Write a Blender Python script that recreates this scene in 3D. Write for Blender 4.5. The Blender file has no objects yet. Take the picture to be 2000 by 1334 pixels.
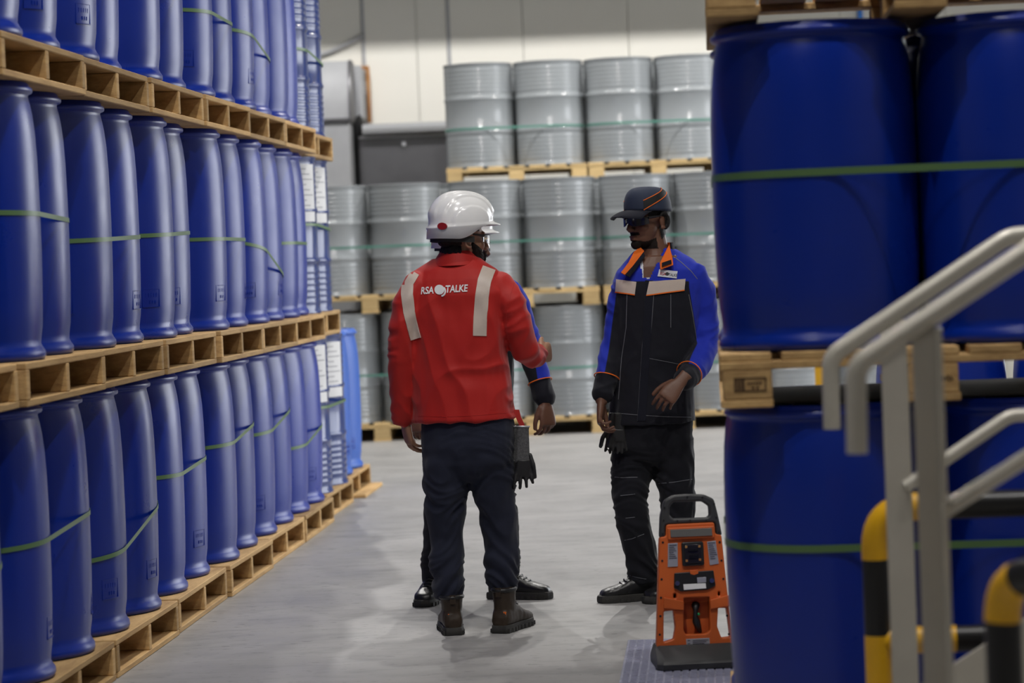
import bpy, bmesh, math, random
import numpy as np
from mathutils import Vector, Matrix, Quaternion
from mathutils.bvhtree import BVHTree

random.seed(7)
rng = np.random.default_rng(7)
scene = bpy.context.scene
COL = scene.collection
R = math.radians
V = Vector

# ------------------------------------------------------------------ camera
F = 5250.0                      # focal length in pixels of the 2000 x 1334 frame
CAM_Z = 1.45
PITCH = math.atan(160.0 / F)
ROLL = R(-2.3)
cam = bpy.data.cameras.new('camera')
cam.sensor_width = 36.0
cam.lens = F / 2000.0 * 36.0
cam.clip_end = 200
cam.dof.use_dof = True
cam.dof.focus_distance = 10.7
cam.dof.aperture_fstop = 3.0
camo = bpy.data.objects.new('camera', cam)
COL.objects.link(camo)
CAM_R = Matrix.Rotation(math.pi / 2 - PITCH, 3, 'X') @ Matrix.Rotation(ROLL, 3, 'Z')
CAM_P = V((0, 0, CAM_Z))
camo.matrix_world = Matrix.Translation(CAM_P) @ CAM_R.to_4x4()
scene.camera = camo


def ray(px, py):
    return (CAM_R @ V(((px - 1000.0) / F, -(py - 667.0) / F, -1.0))).normalized()


def at(px, py, Y):
    d = ray(px, py)
    return CAM_P + d * (Y / d.y)


# ------------------------------------------------------------------ world, lights, exposure
w = bpy.data.worlds.new('world')
scene.world = w
w.use_nodes = True
w.node_tree.nodes['Background'].inputs[0].default_value = (0.93, 0.96, 1.0, 1)
w.node_tree.nodes['Background'].inputs[1].default_value = 5.0
scene.view_settings.view_transform = 'Standard'
scene.view_settings.look = 'None'
scene.view_settings.gamma = 1.0
scene.view_settings.use_curve_mapping = False
scene.view_settings.exposure = 0.0


def lamp(x, y, z, watts, colour=(1.0, 0.97, 0.93), radius=0.05, cone=165):
    l = bpy.data.lights.new('high_bay_lamp', 'SPOT')
    l.energy = watts
    l.color = colour
    l.shadow_soft_size = radius
    l.spot_size = R(cone)
    l.spot_blend = 0.25
    o = bpy.data.objects.new('high_bay_lamp', l)
    o.location = (x, y, z)
    COL.objects.link(o)


LAMPS = [
    # x, y, z, watts
    (-1.3, 0.6, 7.6, 210),
    (-0.3, 5.2, 7.6, 520),
    (2.3, 5.4, 7.6, 420),
    (0.1, 8.2, 7.6, 330),
    (0.5, 13.2, 7.6, 520),
    (-1.8, 17.2, 7.6, 340),
    (-1.8, 21.4, 7.4, 800),
    (1.4, 21.4, 7.4, 800),
    (4.6, 21.4, 7.4, 800),
]
for a in LAMPS:
    lamp(*a)
pl = bpy.data.lights.new('added_opening_portal', 'AREA')     # samples the daylight of the added opening in the right wall
pl.shape = 'RECTANGLE'; pl.size = 7.0; pl.size_y = 4.4; pl.cycles.is_portal = True
plo = bpy.data.objects.new('added_opening_portal', pl); COL.objects.link(plo)
plo.location = (6.08, 18.5, 2.2); plo.rotation_euler = (0, R(90), 0); plo.rotation_euler = (R(90), 0, R(90))


# ------------------------------------------------------------------ materials
def mat(name, col, rough=0.5, metal=0.0, spec=0.5, var=0.0, vscale=4.0, bump=0.0, bscale=60.0, coat=0.0,
        rand=0.0, col2=None, trans=0.0, sheen=0.0, stretch=(1, 1, 1), rvar=0.0, emit=0.0):
    m = bpy.data.materials.new(name)
    m.use_nodes = True
    nt = m.node_tree
    b = nt.nodes['Principled BSDF']
    b.inputs['Base Color'].default_value = (*col, 1)
    b.inputs['Roughness'].default_value = rough
    b.inputs['Metallic'].default_value = metal
    b.inputs['Specular IOR Level'].default_value = spec
    b.inputs['Coat Weight'].default_value = coat
    b.inputs['Coat Roughness'].default_value = 0.12
    b.inputs['Transmission Weight'].default_value = trans
    b.inputs['Sheen Weight'].default_value = sheen
    if emit:
        b.inputs['Emission Color'].default_value = (*col, 1)
        b.inputs['Emission Strength'].default_value = emit
    if var or bump or rand or rvar:
        tc = nt.nodes.new('ShaderNodeTexCoord')
        mp = nt.nodes.new('ShaderNodeMapping')
        mp.inputs['Scale'].default_value = stretch
        nt.links.new(tc.outputs['Object'], mp.inputs['Vector'])
        oi = nt.nodes.new('ShaderNodeObjectInfo')
    if var or rvar:
        n = nt.nodes.new('ShaderNodeTexNoise')
        n.noise_dimensions = '4D'
        n.inputs['Scale'].default_value = vscale
        n.inputs['Detail'].default_value = 6
        n.inputs['Roughness'].default_value = 0.62
        nt.links.new(mp.outputs[0], n.inputs['Vector'])
        mu = nt.nodes.new('ShaderNodeMath'); mu.operation = 'MULTIPLY'; mu.inputs[1].default_value = 37.0
        nt.links.new(oi.outputs['Random'], mu.inputs[0])
        nt.links.new(mu.outputs[0], n.inputs['W'])
    if var:
        mx = nt.nodes.new('ShaderNodeMix'); mx.data_type = 'RGBA'
        mx.inputs['A'].default_value = (*col, 1)
        c2 = col2 if col2 else tuple(c * 0.45 for c in col)
        mx.inputs['B'].default_value = (*c2, 1)
        rp = nt.nodes.new('ShaderNodeMapRange')
        rp.inputs['From Min'].default_value = 0.38
        rp.inputs['From Max'].default_value = 0.72
        rp.inputs['To Max'].default_value = var
        nt.links.new(n.outputs['Fac'], rp.inputs['Value'])
        nt.links.new(rp.outputs[0], mx.inputs['Factor'])
        out = mx.outputs['Result']
        if rand:
            hs = nt.nodes.new('ShaderNodeHueSaturation')
            mr = nt.nodes.new('ShaderNodeMapRange')
            mr.inputs['To Min'].default_value = 1 - rand
            mr.inputs['To Max'].default_value = 1 + rand
            nt.links.new(oi.outputs['Random'], mr.inputs['Value'])
            nt.links.new(mr.outputs[0], hs.inputs['Value'])
            nt.links.new(out, hs.inputs['Color'])
            out = hs.outputs[0]
        nt.links.new(out, b.inputs['Base Color'])
    if rvar:
        rr = nt.nodes.new('ShaderNodeMapRange')
        rr.inputs['From Min'].default_value = 0.3
        rr.inputs['From Max'].default_value = 0.7
        rr.inputs['To Min'].default_value = rough - rvar
        rr.inputs['To Max'].default_value = rough + rvar
        nt.links.new(n.outputs['Fac'], rr.inputs['Value'])
        nt.links.new(rr.outputs[0], b.inputs['Roughness'])
    if bump:
        n2 = nt.nodes.new('ShaderNodeTexNoise')
        n2.inputs['Scale'].default_value = bscale
        n2.inputs['Detail'].default_value = 4
        nt.links.new(mp.outputs[0], n2.inputs['Vector'])
        bp = nt.nodes.new('ShaderNodeBump')
        bp.inputs['Strength'].default_value = bump
        bp.inputs['Distance'].default_value = 0.004
        nt.links.new(n2.outputs['Fac'], bp.inputs['Height'])
        nt.links.new(bp.outputs[0], b.inputs['Normal'])
    return m


M = {}
M['plastic'] = mat('blue_plastic', (0.001, 0.022, 0.285), 0.31, spec=0.5, var=0.25, vscale=5, col2=(0.003, 0.025, 0.24), rand=0.12, bump=0.02, bscale=35, rvar=0.05)
M['plastic_light'] = mat('bright_blue_plastic', (0.03, 0.12, 0.52), 0.42, spec=0.5, var=0.2, vscale=5, col2=(0.05, 0.16, 0.5))
M['bung'] = mat('bung_plastic', (0.01, 0.012, 0.03), 0.45)
M['emboss'] = M['plastic']
M['steel_grey'] = mat('grey_drum_paint', (0.29, 0.31, 0.325), 0.14, spec=0.6, var=0.15, vscale=3, col2=(0.24, 0.26, 0.28), rand=0.06, bump=0.04, bscale=25)
M['steel_blue'] = mat('dark_blue_drum_paint', (0.02, 0.045, 0.20), 0.18, spec=0.7, var=0.1, vscale=3)
M['paper'] = mat('white_label_paper', (0.78, 0.78, 0.78), 0.6)
M['ink'] = mat('printed_ink', (0.03, 0.03, 0.035), 0.6)
M['grey_ink'] = mat('grey_print', (0.3, 0.3, 0.32), 0.6)
M['wood'] = mat('pallet_wood', (0.58, 0.38, 0.17), 0.75, spec=0.25, var=0.8, vscale=5, col2=(0.30, 0.17, 0.07), rand=0.28, bump=0.35, bscale=40, stretch=(3.5, 0.7, 9))
M['wood_pale'] = mat('pale_pallet_wood', (0.62, 0.45, 0.22), 0.75, spec=0.25, var=0.6, vscale=5, col2=(0.40, 0.26, 0.11), rand=0.2, bump=0.3, bscale=40, stretch=(1.2, 2, 9))
M['stamp'] = mat('burnt_stamp', (0.06, 0.03, 0.015), 0.8)
M['strap'] = mat('green_strap', (0.10, 0.19, 0.075), 0.38, spec=0.5)
M['strap_teal'] = mat('teal_strap', (0.08, 0.24, 0.19), 0.4)
M['slip'] = mat('black_slip_sheet', (0.012, 0.011, 0.011), 0.6)
M['wall'] = mat('white_panel', (0.74, 0.73, 0.68), 0.5, spec=0.3, var=0.12, vscale=0.9, col2=(0.62, 0.6, 0.53))
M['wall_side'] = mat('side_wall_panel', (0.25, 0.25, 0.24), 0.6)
M['ceiling'] = mat('ceiling_paint', (0.16, 0.16, 0.155), 0.8)
M['galv'] = mat('galvanised_sheet', (0.36, 0.37, 0.39), 0.6, metal=0.1, var=0.35, vscale=7, col2=(0.30, 0.31, 0.33), rvar=0.1)
M['dark_sheet'] = mat('dark_steel_sheet', (0.11, 0.11, 0.12), 0.45, metal=0.4, var=0.4, vscale=3, col2=(0.07, 0.07, 0.08), rvar=0.1)
M['rust'] = mat('rusty_frame', (0.33, 0.13, 0.035), 0.8, var=0.6, vscale=12, col2=(0.5, 0.32, 0.12))
M['black'] = mat('black_plastic', (0.012, 0.012, 0.013), 0.45)
M['black_gloss'] = mat('black_gloss', (0.01, 0.01, 0.011), 0.2)
M['rail'] = mat('brushed_steel', (0.64, 0.61, 0.54), 0.36, metal=0.25, var=0.4, vscale=9, col2=(0.42, 0.39, 0.33), rvar=0.08)
M['rail_flat'] = mat('galvanised_bar', (0.56, 0.53, 0.47), 0.5, metal=0.1, var=0.35, vscale=7, col2=(0.40, 0.38, 0.33))
M['yellow'] = mat('safety_yellow', (0.85, 0.46, 0.012), 0.32, spec=0.5, var=0.15, vscale=6, col2=(0.55, 0.30, 0.02))
M['guard_black'] = mat('safety_black', (0.011, 0.011, 0.012), 0.33, spec=0.5)
M['orange'] = mat('orange_plastic', (0.62, 0.125, 0.024), 0.45, spec=0.4, var=0.2, vscale=14, col2=(0.48, 0.09, 0.02), bump=0.06, bscale=300)
M['dgrey'] = mat('dark_grey_rubber', (0.035, 0.036, 0.038), 0.5, var=0.3, vscale=9, col2=(0.06, 0.06, 0.062))
M['silver'] = mat('silver_label', (0.55, 0.55, 0.58), 0.3, metal=0.5)
M['lcd'] = mat('display_glass', (0.16, 0.155, 0.14), 0.2)
M['chrome'] = mat('bolt_steel', (0.5, 0.5, 0.5), 0.25, metal=1.0)
M['green_led'] = mat('green_lamp', (0.0, 0.25, 0.08), 0.3, emit=0.15)
M['lens_dark'] = mat('siren_lens', (0.02, 0.018, 0.02), 0.15)
M['tread'] = mat('ribbed_clear_mat', (0.40, 0.41, 0.52), 0.25, spec=0.6, var=0.4, vscale=8, col2=(0.27, 0.27, 0.38), rvar=0.1)
M['red'] = mat('red_shirt_knit', (0.47, 0.014, 0.010), 0.6, spec=0.3, var=0.1, vscale=7, bump=0.12, bscale=420, sheen=0.15)
M['navy'] = mat('navy_trouser_cloth', (0.017, 0.020, 0.037), 0.85, spec=0.2, bump=0.15, bscale=420, sheen=0.1)
M['blackcloth'] = mat('black_trouser_cloth', (0.009, 0.0095, 0.014), 0.85, spec=0.2, bump=0.15, bscale=420, sheen=0.1)
M['reflect'] = mat('reflective_tape', (0.62, 0.52, 0.45), 0.4, spec=0.5, var=0.3, vscale=30, col2=(0.5, 0.42, 0.36), bump=0.1, bscale=200)
M['white_print'] = mat('white_print', (0.85, 0.85, 0.85), 0.6)
M['thread'] = mat('pale_stitching', (0.18, 0.185, 0.21), 0.8)
M['orange_cloth'] = mat('orange_cloth', (0.85, 0.17, 0.02), 0.7, spec=0.2)
M['darkcloth'] = mat('navy_cloth', (0.009, 0.010, 0.018), 0.85, spec=0.2, sheen=0.1)
M['white_cloth'] = mat('white_cotton', (0.72, 0.74, 0.8), 0.8)
M['skin_a'] = mat('skin', (0.36, 0.19, 0.115), 0.5, spec=0.4, var=0.25, vscale=22, col2=(0.27, 0.125, 0.075), bump=0.12, bscale=240)
M['skin_b'] = mat('dark_skin', (0.155, 0.073, 0.045), 0.48, spec=0.4, var=0.25, vscale=22, col2=(0.11, 0.047, 0.03), bump=0.12, bscale=240)
M['nail'] = mat('fingernail', (0.42, 0.25, 0.19), 0.35)
M['hair'] = mat('black_hair', (0.008, 0.0065, 0.006), 0.6, spec=0.3, bump=0.6, bscale=500)
M['beard'] = mat('dark_beard', (0.016, 0.011, 0.009), 0.75, spec=0.2, bump=0.7, bscale=500)
M['eye'] = mat('eyeball', (0.6, 0.58, 0.55), 0.2)
M['iris'] = mat('iris', (0.02, 0.012, 0.008), 0.2)
M['helmet'] = mat('white_helmet_shell', (0.90, 0.90, 0.90), 0.22, spec=0.5, coat=0.3)
M['badge'] = mat('red_badge', (0.30, 0.012, 0.015), 0.4)
M['clear'] = mat('clear_lens', (0.95, 0.95, 0.95), 0.03, trans=1.0)
M['smoke'] = mat('mirrored_smoke_lens', (0.035, 0.035, 0.04), 0.06, metal=0.3, spec=0.9)
M['capcloth'] = mat('navy_cap_cloth', (0.028, 0.038, 0.07), 0.7, spec=0.25, bump=0.15, bscale=400, sheen=0.1)
M['leather_brown'] = mat('brown_boot_leather', (0.030, 0.019, 0.011), 0.5, spec=0.4, var=0.4, vscale=12, col2=(0.05, 0.033, 0.02), bump=0.15, bscale=130)
M['leather_black'] = mat('black_boot_leather', (0.010, 0.010, 0.011), 0.36, spec=0.5, bump=0.12, bscale=130)
M['sole'] = mat('boot_sole_rubber', (0.022, 0.021, 0.020), 0.7, var=0.5, vscale=20, col2=(0.06, 0.058, 0.05))
M['glove_knit'] = mat('grey_glove_knit', (0.12, 0.12, 0.125), 0.85, bump=0.8, bscale=330, var=0.7, vscale=150, col2=(0.02, 0.02, 0.02))
M['glove_coat'] = mat('black_glove_coating', (0.012, 0.012, 0.013), 0.5, bump=0.2, bscale=200)
M['red_web'] = mat('red_webbing', (0.45, 0.02, 0.015), 0.7)


def floor_material():
    m = bpy.data.materials.new('painted_concrete')
    m.use_nodes = True
    nt = m.node_tree
    b = nt.nodes['Principled BSDF']
    tc = nt.nodes.new('ShaderNodeTexCoord')

    def nz(scale, detail, stretch=(1, 1, 1), dist=0.0):
        mp = nt.nodes.new('ShaderNodeMapping')
        mp.inputs['Scale'].default_value = stretch
        nt.links.new(tc.outputs['Object'], mp.inputs['Vector'])
        n = nt.nodes.new('ShaderNodeTexNoise')
        n.inputs['Scale'].default_value = scale
        n.inputs['Detail'].default_value = detail
        n.inputs['Roughness'].default_value = 0.6
        n.inputs['Distortion'].default_value = dist
        nt.links.new(mp.outputs[0], n.inputs['Vector'])
        return n.outputs['Fac']

    def rng_(src, a, b_, lo, hi):
        r = nt.nodes.new('ShaderNodeMapRange')
        r.inputs['From Min'].default_value = a
        r.inputs['From Max'].default_value = b_
        r.inputs['To Min'].default_value = lo
        r.inputs['To Max'].default_value = hi
        nt.links.new(src, r.inputs['Value'])
        return r.outputs[0]

    def mix(fac, A, B):
        x = nt.nodes.new('ShaderNodeMix'); x.data_type = 'RGBA'
        nt.links.new(fac, x.inputs['Factor'])
        for s, c in (('A', A), ('B', B)):
            if isinstance(c, tuple):
                x.inputs[s].default_value = (*c, 1)
            else:
                nt.links.new(c, x.inputs[s])
        return x.outputs['Result']
    c = mix(rng_(nz(0.9, 8), 0.35, 0.68, 0, 1), (0.38, 0.37, 0.362), (0.29, 0.285, 0.28))
    c = mix(rng_(nz(3.0, 8, (1, 2.6, 1)), 0.50, 0.70, 0, 0.55), c, (0.19, 0.19, 0.19))
    c = mix(rng_(nz(16.0, 6, (1, 2.4, 1)), 0.61, 0.66, 0, 0.6), c, (0.12, 0.12, 0.12))
    c = mix(rng_(nz(2.2, 10, (1.0, 4.0, 1), 1.5), 0.62, 0.70, 0, 0.3), c, (0.48, 0.47, 0.46))
    nt.links.new(c, b.inputs['Base Color'])
    nt.links.new(rng_(nz(1.6, 6), 0.3, 0.7, 0.34, 0.55), b.inputs['Roughness'])
    b.inputs['Specular IOR Level'].default_value = 0.45
    bp = nt.nodes.new('ShaderNodeBump')
    bp.inputs['Strength'].default_value = 0.12
    bp.inputs['Distance'].default_value = 0.004
    nt.links.new(nz(30, 6), bp.inputs['Height'])
    nt.links.new(bp.outputs[0], b.inputs['Normal'])
    return m


M['floor'] = floor_material()


# ------------------------------------------------------------------ mesh helpers
def frame_from(t, up=V((0, 0, 1))):
    t = t.normalized()
    a = up - t * up.dot(t)
    if a.length < 1e-4:
        a = V((1, 0, 0)) - t * t.x
    a.normalize()
    return a, t.cross(a)


class MB:
    def __init__(s):
        s.v = []; s.f = []

    def add(s, vs, fs):
        o = len(s.v)
        s.v += [tuple(v) for v in vs]
        s.f += [[i + o for i in f] for f in fs]
        return s

    def box(s, c, size, rot=None):
        hx, hy, hz = (d / 2 for d in size)
        vs = [V((x, y, z)) for x in (-hx, hx) for y in (-hy, hy) for z in (-hz, hz)]
        if rot is not None:
            vs = [rot @ v for v in vs]
        c = V(c)
        return s.add([v + c for v in vs], [(0, 1, 3, 2), (4, 6, 7, 5), (0, 4, 5, 1), (2, 3, 7, 6), (0, 2, 6, 4), (1, 5, 7, 3)])

    def loft(s, rings, cap=True, closed=True):
        n = len(rings[0]); vs = [p for r in rings for p in r]; fs = []
        for i in range(len(rings) - 1):
            for j in range(n if closed else n - 1):
                k = (j + 1) % n
                fs.append((i * n + j, i * n + k, (i + 1) * n + k, (i + 1) * n + j))
        if cap:
            fs.append(tuple(range(n - 1, -1, -1)))
            fs.append(tuple((len(rings) - 1) * n + j for j in range(n)))
        return s.add(vs, fs)

    def tube(s, pts, r, n=12, cap=True, up=None, flat=1.0):
        pts = [V(p) for p in pts]
        if not isinstance(r, (list, tuple)):
            r = [r] * len(pts)
        rings = []
        prev = None
        for i, p in enumerate(pts):
            if i == 0: t = pts[1] - p
            elif i == len(pts) - 1: t = p - pts[i - 1]
            else: t = (pts[i + 1] - p).normalized() + (p - pts[i - 1]).normalized()
            t.normalize()
            if prev is None:
                a, b = frame_from(t, up or V((0, 0, 1)))
            else:
                a = prev - t * prev.dot(t)
                a.normalize(); b = t.cross(a)
            prev = a
            rings.append([p + a * (r[i] * math.cos(q) * flat) + b * (r[i] * math.sin(q)) for q in (2 * math.pi * k / n for k in range(n))])
        return s.loft(rings, cap)

    def limb(s, pts, r, n=16):
        """rounded tube: hemispherical-ish ends so limbs blend when fused"""
        pts = [V(p) for p in pts]; r = list(r)
        t0 = (pts[0] - pts[1]).normalized(); t1 = (pts[-1] - pts[-2]).normalized()
        P = [pts[0] + t0 * r[0] * 0.8, pts[0] + t0 * r[0] * 0.5] + pts + [pts[-1] + t1 * r[-1] * 0.5, pts[-1] + t1 * r[-1] * 0.8]
        Q = [r[0] * 0.35, r[0] * 0.8] + r + [r[-1] * 0.8, r[-1] * 0.35]
        return s.tube(P, Q, n)

    def lathe(s, prof, n=48, M_=None, cap=False):
        rings = []
        for (r, z) in prof:
            rings.append([V((r * math.cos(2 * math.pi * k / n), r * math.sin(2 * math.pi * k / n), z)) for k in range(n)])
        if M_ is not None:
            rings = [[M_ @ p for p in r] for r in rings]
        return s.loft(rings, cap)

    def ell(s, c, r, n=16, M_=None):
        c = V(c); rings = []
        for i in range(1, n):
            ph = -math.pi / 2 + math.pi * i / n
            rings.append([V((c.x + r[0] * math.cos(ph) * math.cos(2 * math.pi * k / (2 * n)), c.y + r[1] * math.cos(ph) * math.sin(2 * math.pi * k / (2 * n)), c.z + r[2] * math.sin(ph))) for k in range(2 * n)])
        if M_ is not None:
            rings = [[M_ @ p for p in r_] for r_ in rings]
        return s.loft(rings, True)

    def mesh(s, name='mesh', smooth=None):
        me = bpy.data.meshes.new(name)
        me.from_pydata(s.v, [], s.f)
        bm = bmesh.new(); bm.from_mesh(me)
        bmesh.ops.recalc_face_normals(bm, faces=bm.faces)
        bm.to_mesh(me); bm.free()
        if smooth is not None:
            shade(me, smooth)
        return me


def shade(me, ang=35):
    me.polygons.foreach_set('use_smooth', [True] * len(me.polygons))
    if ang < 180:
        me.set_sharp_from_angle(angle=R(ang))


def link(name, me, material=None, parent=None, loc=None, rot=None):
    o = bpy.data.objects.new(name, me)
    if me is not None and material is not None and len(me.materials) == 0:
        me.materials.append(material)
    COL.objects.link(o)
    if parent is not None: o.parent = parent
    if loc is not None: o.location = loc
    if rot is not None: o.rotation_euler = rot
    return o


def tag(o, label, cat, group=None, kind=None):
    o['label'] = label; o['category'] = cat
    if group: o['group'] = group
    if kind: o['kind'] = kind
    return o


def empty(name, loc=(0, 0, 0), rz=0.0):
    o = bpy.data.objects.new(name, None)
    o.location = loc; o.rotation_euler = (0, 0, rz)
    o.empty_display_size = 0.1
    COL.objects.link(o)
    return o


_boxes = {}


def box_mesh(sx, sy, sz, bev=0.003, key=''):
    k = (round(sx, 4), round(sy, 4), round(sz, 4), bev, key)
    if k not in _boxes:
        bm = bmesh.new()
        bmesh.ops.create_cube(bm, size=1.0)
        bmesh.ops.scale(bm, vec=(sx, sy, sz), verts=bm.verts)
        if bev:
            bmesh.ops.bevel(bm, geom=list(bm.edges), offset=bev, segments=1, affect='EDGES')
        me = bpy.data.meshes.new('board')
        bm.to_mesh(me); bm.free()
        _boxes[k] = me
    return _boxes[k]


def curve_plate(outlines, depth, bevel=0.0):
    """outlines in the local XZ plane (u right, v up); holes come from inner outlines; thickness along Y"""
    cu = bpy.data.curves.new('plate', 'CURVE')
    cu.dimensions = '2D'; cu.fill_mode = 'BOTH'
    cu.extrude = max(depth / 2 - bevel, 0.0005); cu.bevel_depth = bevel; cu.bevel_resolution = 2
    cu.offset = -bevel
    for pts in outlines:
        sp = cu.splines.new('POLY')
        sp.points.add(len(pts) - 1)
        for i, (u, v) in enumerate(pts):
            sp.points[i].co = (u, v, 0, 1)
        sp.use_cyclic_u = True
    o = bpy.data.objects.new('plate_tmp', cu)
    COL.objects.link(o)
    dg = bpy.context.evaluated_depsgraph_get()
    me = bpy.data.meshes.new_from_object(o.evaluated_get(dg))
    bpy.data.objects.remove(o); bpy.data.curves.remove(cu)
    me.transform(Matrix.Rotation(math.pi / 2, 4, 'X'))
    shade(me, 30)
    me.materials.clear()
    return me


def text_mesh(body, size, shear=0.0, bold=0.0, space=1.0):
    cu = bpy.data.curves.new('txt', 'FONT')
    cu.body = body; cu.size = size; cu.shear = shear; cu.offset = bold; cu.space_character = space
    cu.align_x = 'CENTER'; cu.resolution_u = 4
    o = bpy.data.objects.new('txt_tmp', cu)
    COL.objects.link(o)
    dg = bpy.context.evaluated_depsgraph_get()
    me = bpy.data.meshes.new_from_object(o.evaluated_get(dg))
    bpy.data.objects.remove(o); bpy.data.curves.remove(cu)
    me.materials.clear()
    return me


# vectorised gradient noise
_perm = rng.permutation(256); _perm = np.concatenate([_perm, _perm, _perm])
_grad = rng.normal(size=(256, 3)); _grad /= np.linalg.norm(_grad, axis=1)[:, None]


def pnoise(P):
    P = np.asarray(P, float)
    i = np.floor(P).astype(int); f = P - i
    u = f * f * f * (f * (f * 6 - 15) + 10)
    i &= 255

    def g(dx, dy, dz):
        h = _perm[_perm[_perm[(i[:, 0] + dx) & 255] + ((i[:, 1] + dy) & 255)] + ((i[:, 2] + dz) & 255)] & 255
        return ((f - np.array([dx, dy, dz])) * _grad[h]).sum(1)
    l = lambda a, b, t: a + (b - a) * t
    x0 = l(g(0, 0, 0), g(1, 0, 0), u[:, 0]); x1 = l(g(0, 1, 0), g(1, 1, 0), u[:, 0])
    x2 = l(g(0, 0, 1), g(1, 0, 1), u[:, 0]); x3 = l(g(0, 1, 1), g(1, 1, 1), u[:, 0])
    return l(l(x0, x1, u[:, 1]), l(x2, x3, u[:, 1]), u[:, 2]) * 1.6


def sstep(x, a, b):
    t = np.clip((np.asarray(x, float) - a) / (b - a), 0, 1)
    return t * t * (3 - 2 * t)


def fuse(mb, voxel, smooth=4, factor=0.5):
    """union of overlapping closed pieces as one continuous surface"""
    me = mb.mesh('fuse_tmp')
    o = bpy.data.objects.new('fuse_tmp', me)
    COL.objects.link(o)
    m = o.modifiers.new('r', 'REMESH'); m.mode = 'VOXEL'; m.voxel_size = voxel
    if smooth:
        s = o.modifiers.new('s', 'SMOOTH'); s.iterations = smooth; s.factor = factor
    dg = bpy.context.evaluated_depsgraph_get()
    out = bpy.data.meshes.new_from_object(o.evaluated_get(dg))
    bpy.data.objects.remove(o); bpy.data.meshes.remove(me)
    out.materials.clear()
    out.polygons.foreach_set('use_smooth', [True] * len(out.polygons))
    return out


def coords(me):
    a = np.empty(len(me.vertices) * 3); me.vertices.foreach_get('co', a); return a.reshape(-1, 3)


def normals(me):
    a = np.empty(len(me.vertices) * 3); me.vertex_normals.foreach_get('vector', a); return a.reshape(-1, 3)


def set_coords(me, c):
    me.vertices.foreach_set('co', c.ravel()); me.update()


def delete_where(me, mask):
    bm = bmesh.new(); bm.from_mesh(me); bm.verts.ensure_lookup_table()
    bmesh.ops.delete(bm, geom=[v for v in bm.verts if mask[v.index]], context='VERTS')
    bm.to_mesh(me); bm.free()


def bvh_of(me, off=V((0, 0, 0))):
    return BVHTree.FromPolygons([v.co + off for v in me.vertices], [tuple(p.vertices) for p in me.polygons])


def decal(bvh, grid, base, off=0.002, thick=0.0015, o=None, d=None):
    """grid: rows of (px,py) in the photo frame, laid onto the surface that bvh holds; returns a thin solid mesh relative to base"""
    hits = []
    for row in grid:
        r = []
        for (px, py) in row:
            dr = ray(px, py)
            h, nrm, _, _ = bvh.ray_cast(CAM_P, dr, 60)
            if h is None: r.append(None)
            else:
                if nrm.dot(dr) > 0: nrm = -nrm
                r.append((h, nrm))
        hits.append(r)
    mb = MB(); idx = {}; vs = []; fs = []
    nr, nc = len(hits), len(hits[0])
    for layer, k in ((0, off), (1, off - thick)):
        for i in range(nr):
            for j in range(nc):
                if hits[i][j] is not None:
                    idx[(layer, i, j)] = len(vs); vs.append(hits[i][j][0] + hits[i][j][1] * k - base)
    ok = lambda i, j: 0 <= i < nr - 1 and 0 <= j < nc - 1 and all(hits[a][b] is not None for a in (i, i + 1) for b in (j, j + 1))
    for i in range(nr - 1):
        for j in range(nc - 1):
            if not ok(i, j): continue
            q = [(i, j), (i, j + 1), (i + 1, j + 1), (i + 1, j)]
            fs.append([idx[(0, *c)] for c in q]); fs.append([idx[(1, *c)] for c in reversed(q)])
            for a, b, ni, nj in ((0, 1, i - 1, j), (1, 2, i, j + 1), (2, 3, i + 1, j), (3, 0, i, j - 1)):
                if not ok(ni, nj):
                    fs.append([idx[(0, *q[b])], idx[(0, *q[a])], idx[(1, *q[a])], idx[(1, *q[b])]])
    mb.add(vs, fs)
    me = mb.mesh('decal'); shade(me, 60)
    return me


def strip_grid(pts, width, step=6, across=3):
    """px centre line -> grid rows"""
    P = [np.array(p, float) for p in pts]; line = []
    for a, b in zip(P[:-1], P[1:]):
        n = max(1, int(np.linalg.norm(b - a) / step))
        line += [a + (b - a) * k / n for k in range(n)]
    line.append(P[-1])
    g = []
    for i, p in enumerate(line):
        t = line[min(i + 1, len(line) - 1)] - line[max(i - 1, 0)]
        t /= np.linalg.norm(t) + 1e-9; nrm = np.array([-t[1], t[0]])
        g.append([tuple(p + nrm * width * (k / (across - 1) - 0.5)) for k in range(across)])
    return g


def quad_grid(a, b, c, d, nu=10, nv=4):
    a, b, c, d = (np.array(p, float) for p in (a, b, c, d))
    return [[tuple((a + (b - a) * u / nu) * (1 - v / nv) + (d + (c - d) * u / nu) * (v / nv)) for u in range(nu + 1)] for v in range(nv + 1)]


def lay_text(bvh, me, px, py, scale, base, tilt=0.0, off=0.003, sx=1.0):
    """text mesh (2D units) -> laid on surface; scale px per unit"""
    ct, st = math.cos(tilt), math.sin(tilt)
    keep = np.ones(len(me.vertices), bool)
    out = []
    for v in me.vertices:
        u, w_ = v.co.x * scale * sx, v.co.y * scale
        q = (px + u * ct + w_ * st, py - w_ * ct + u * st)
        dr = ray(*q)
        h, nrm, _, _ = bvh.ray_cast(CAM_P, dr, 60)
        if h is None:
            h = at(*q, 10.5); nrm = -dr
        if nrm.dot(dr) > 0: nrm = -nrm
        out.append(h + nrm * off - base)
    m2 = me.copy()
    for v, c in zip(m2.vertices, out): v.co = c
    m2.update()
    return m2


# ------------------------------------------------------------------ the setting
FX0, FX1, FY0, FY1, CEIL = -9.0, 6.0, -9.0, 26.3, 9.0
WALL_Y = 26.0


def struct(name, me, m, parent=None, **k):
    o = link(name, me, m, parent, **k)
    if parent is None: o['kind'] = 'structure'
    return o


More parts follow.
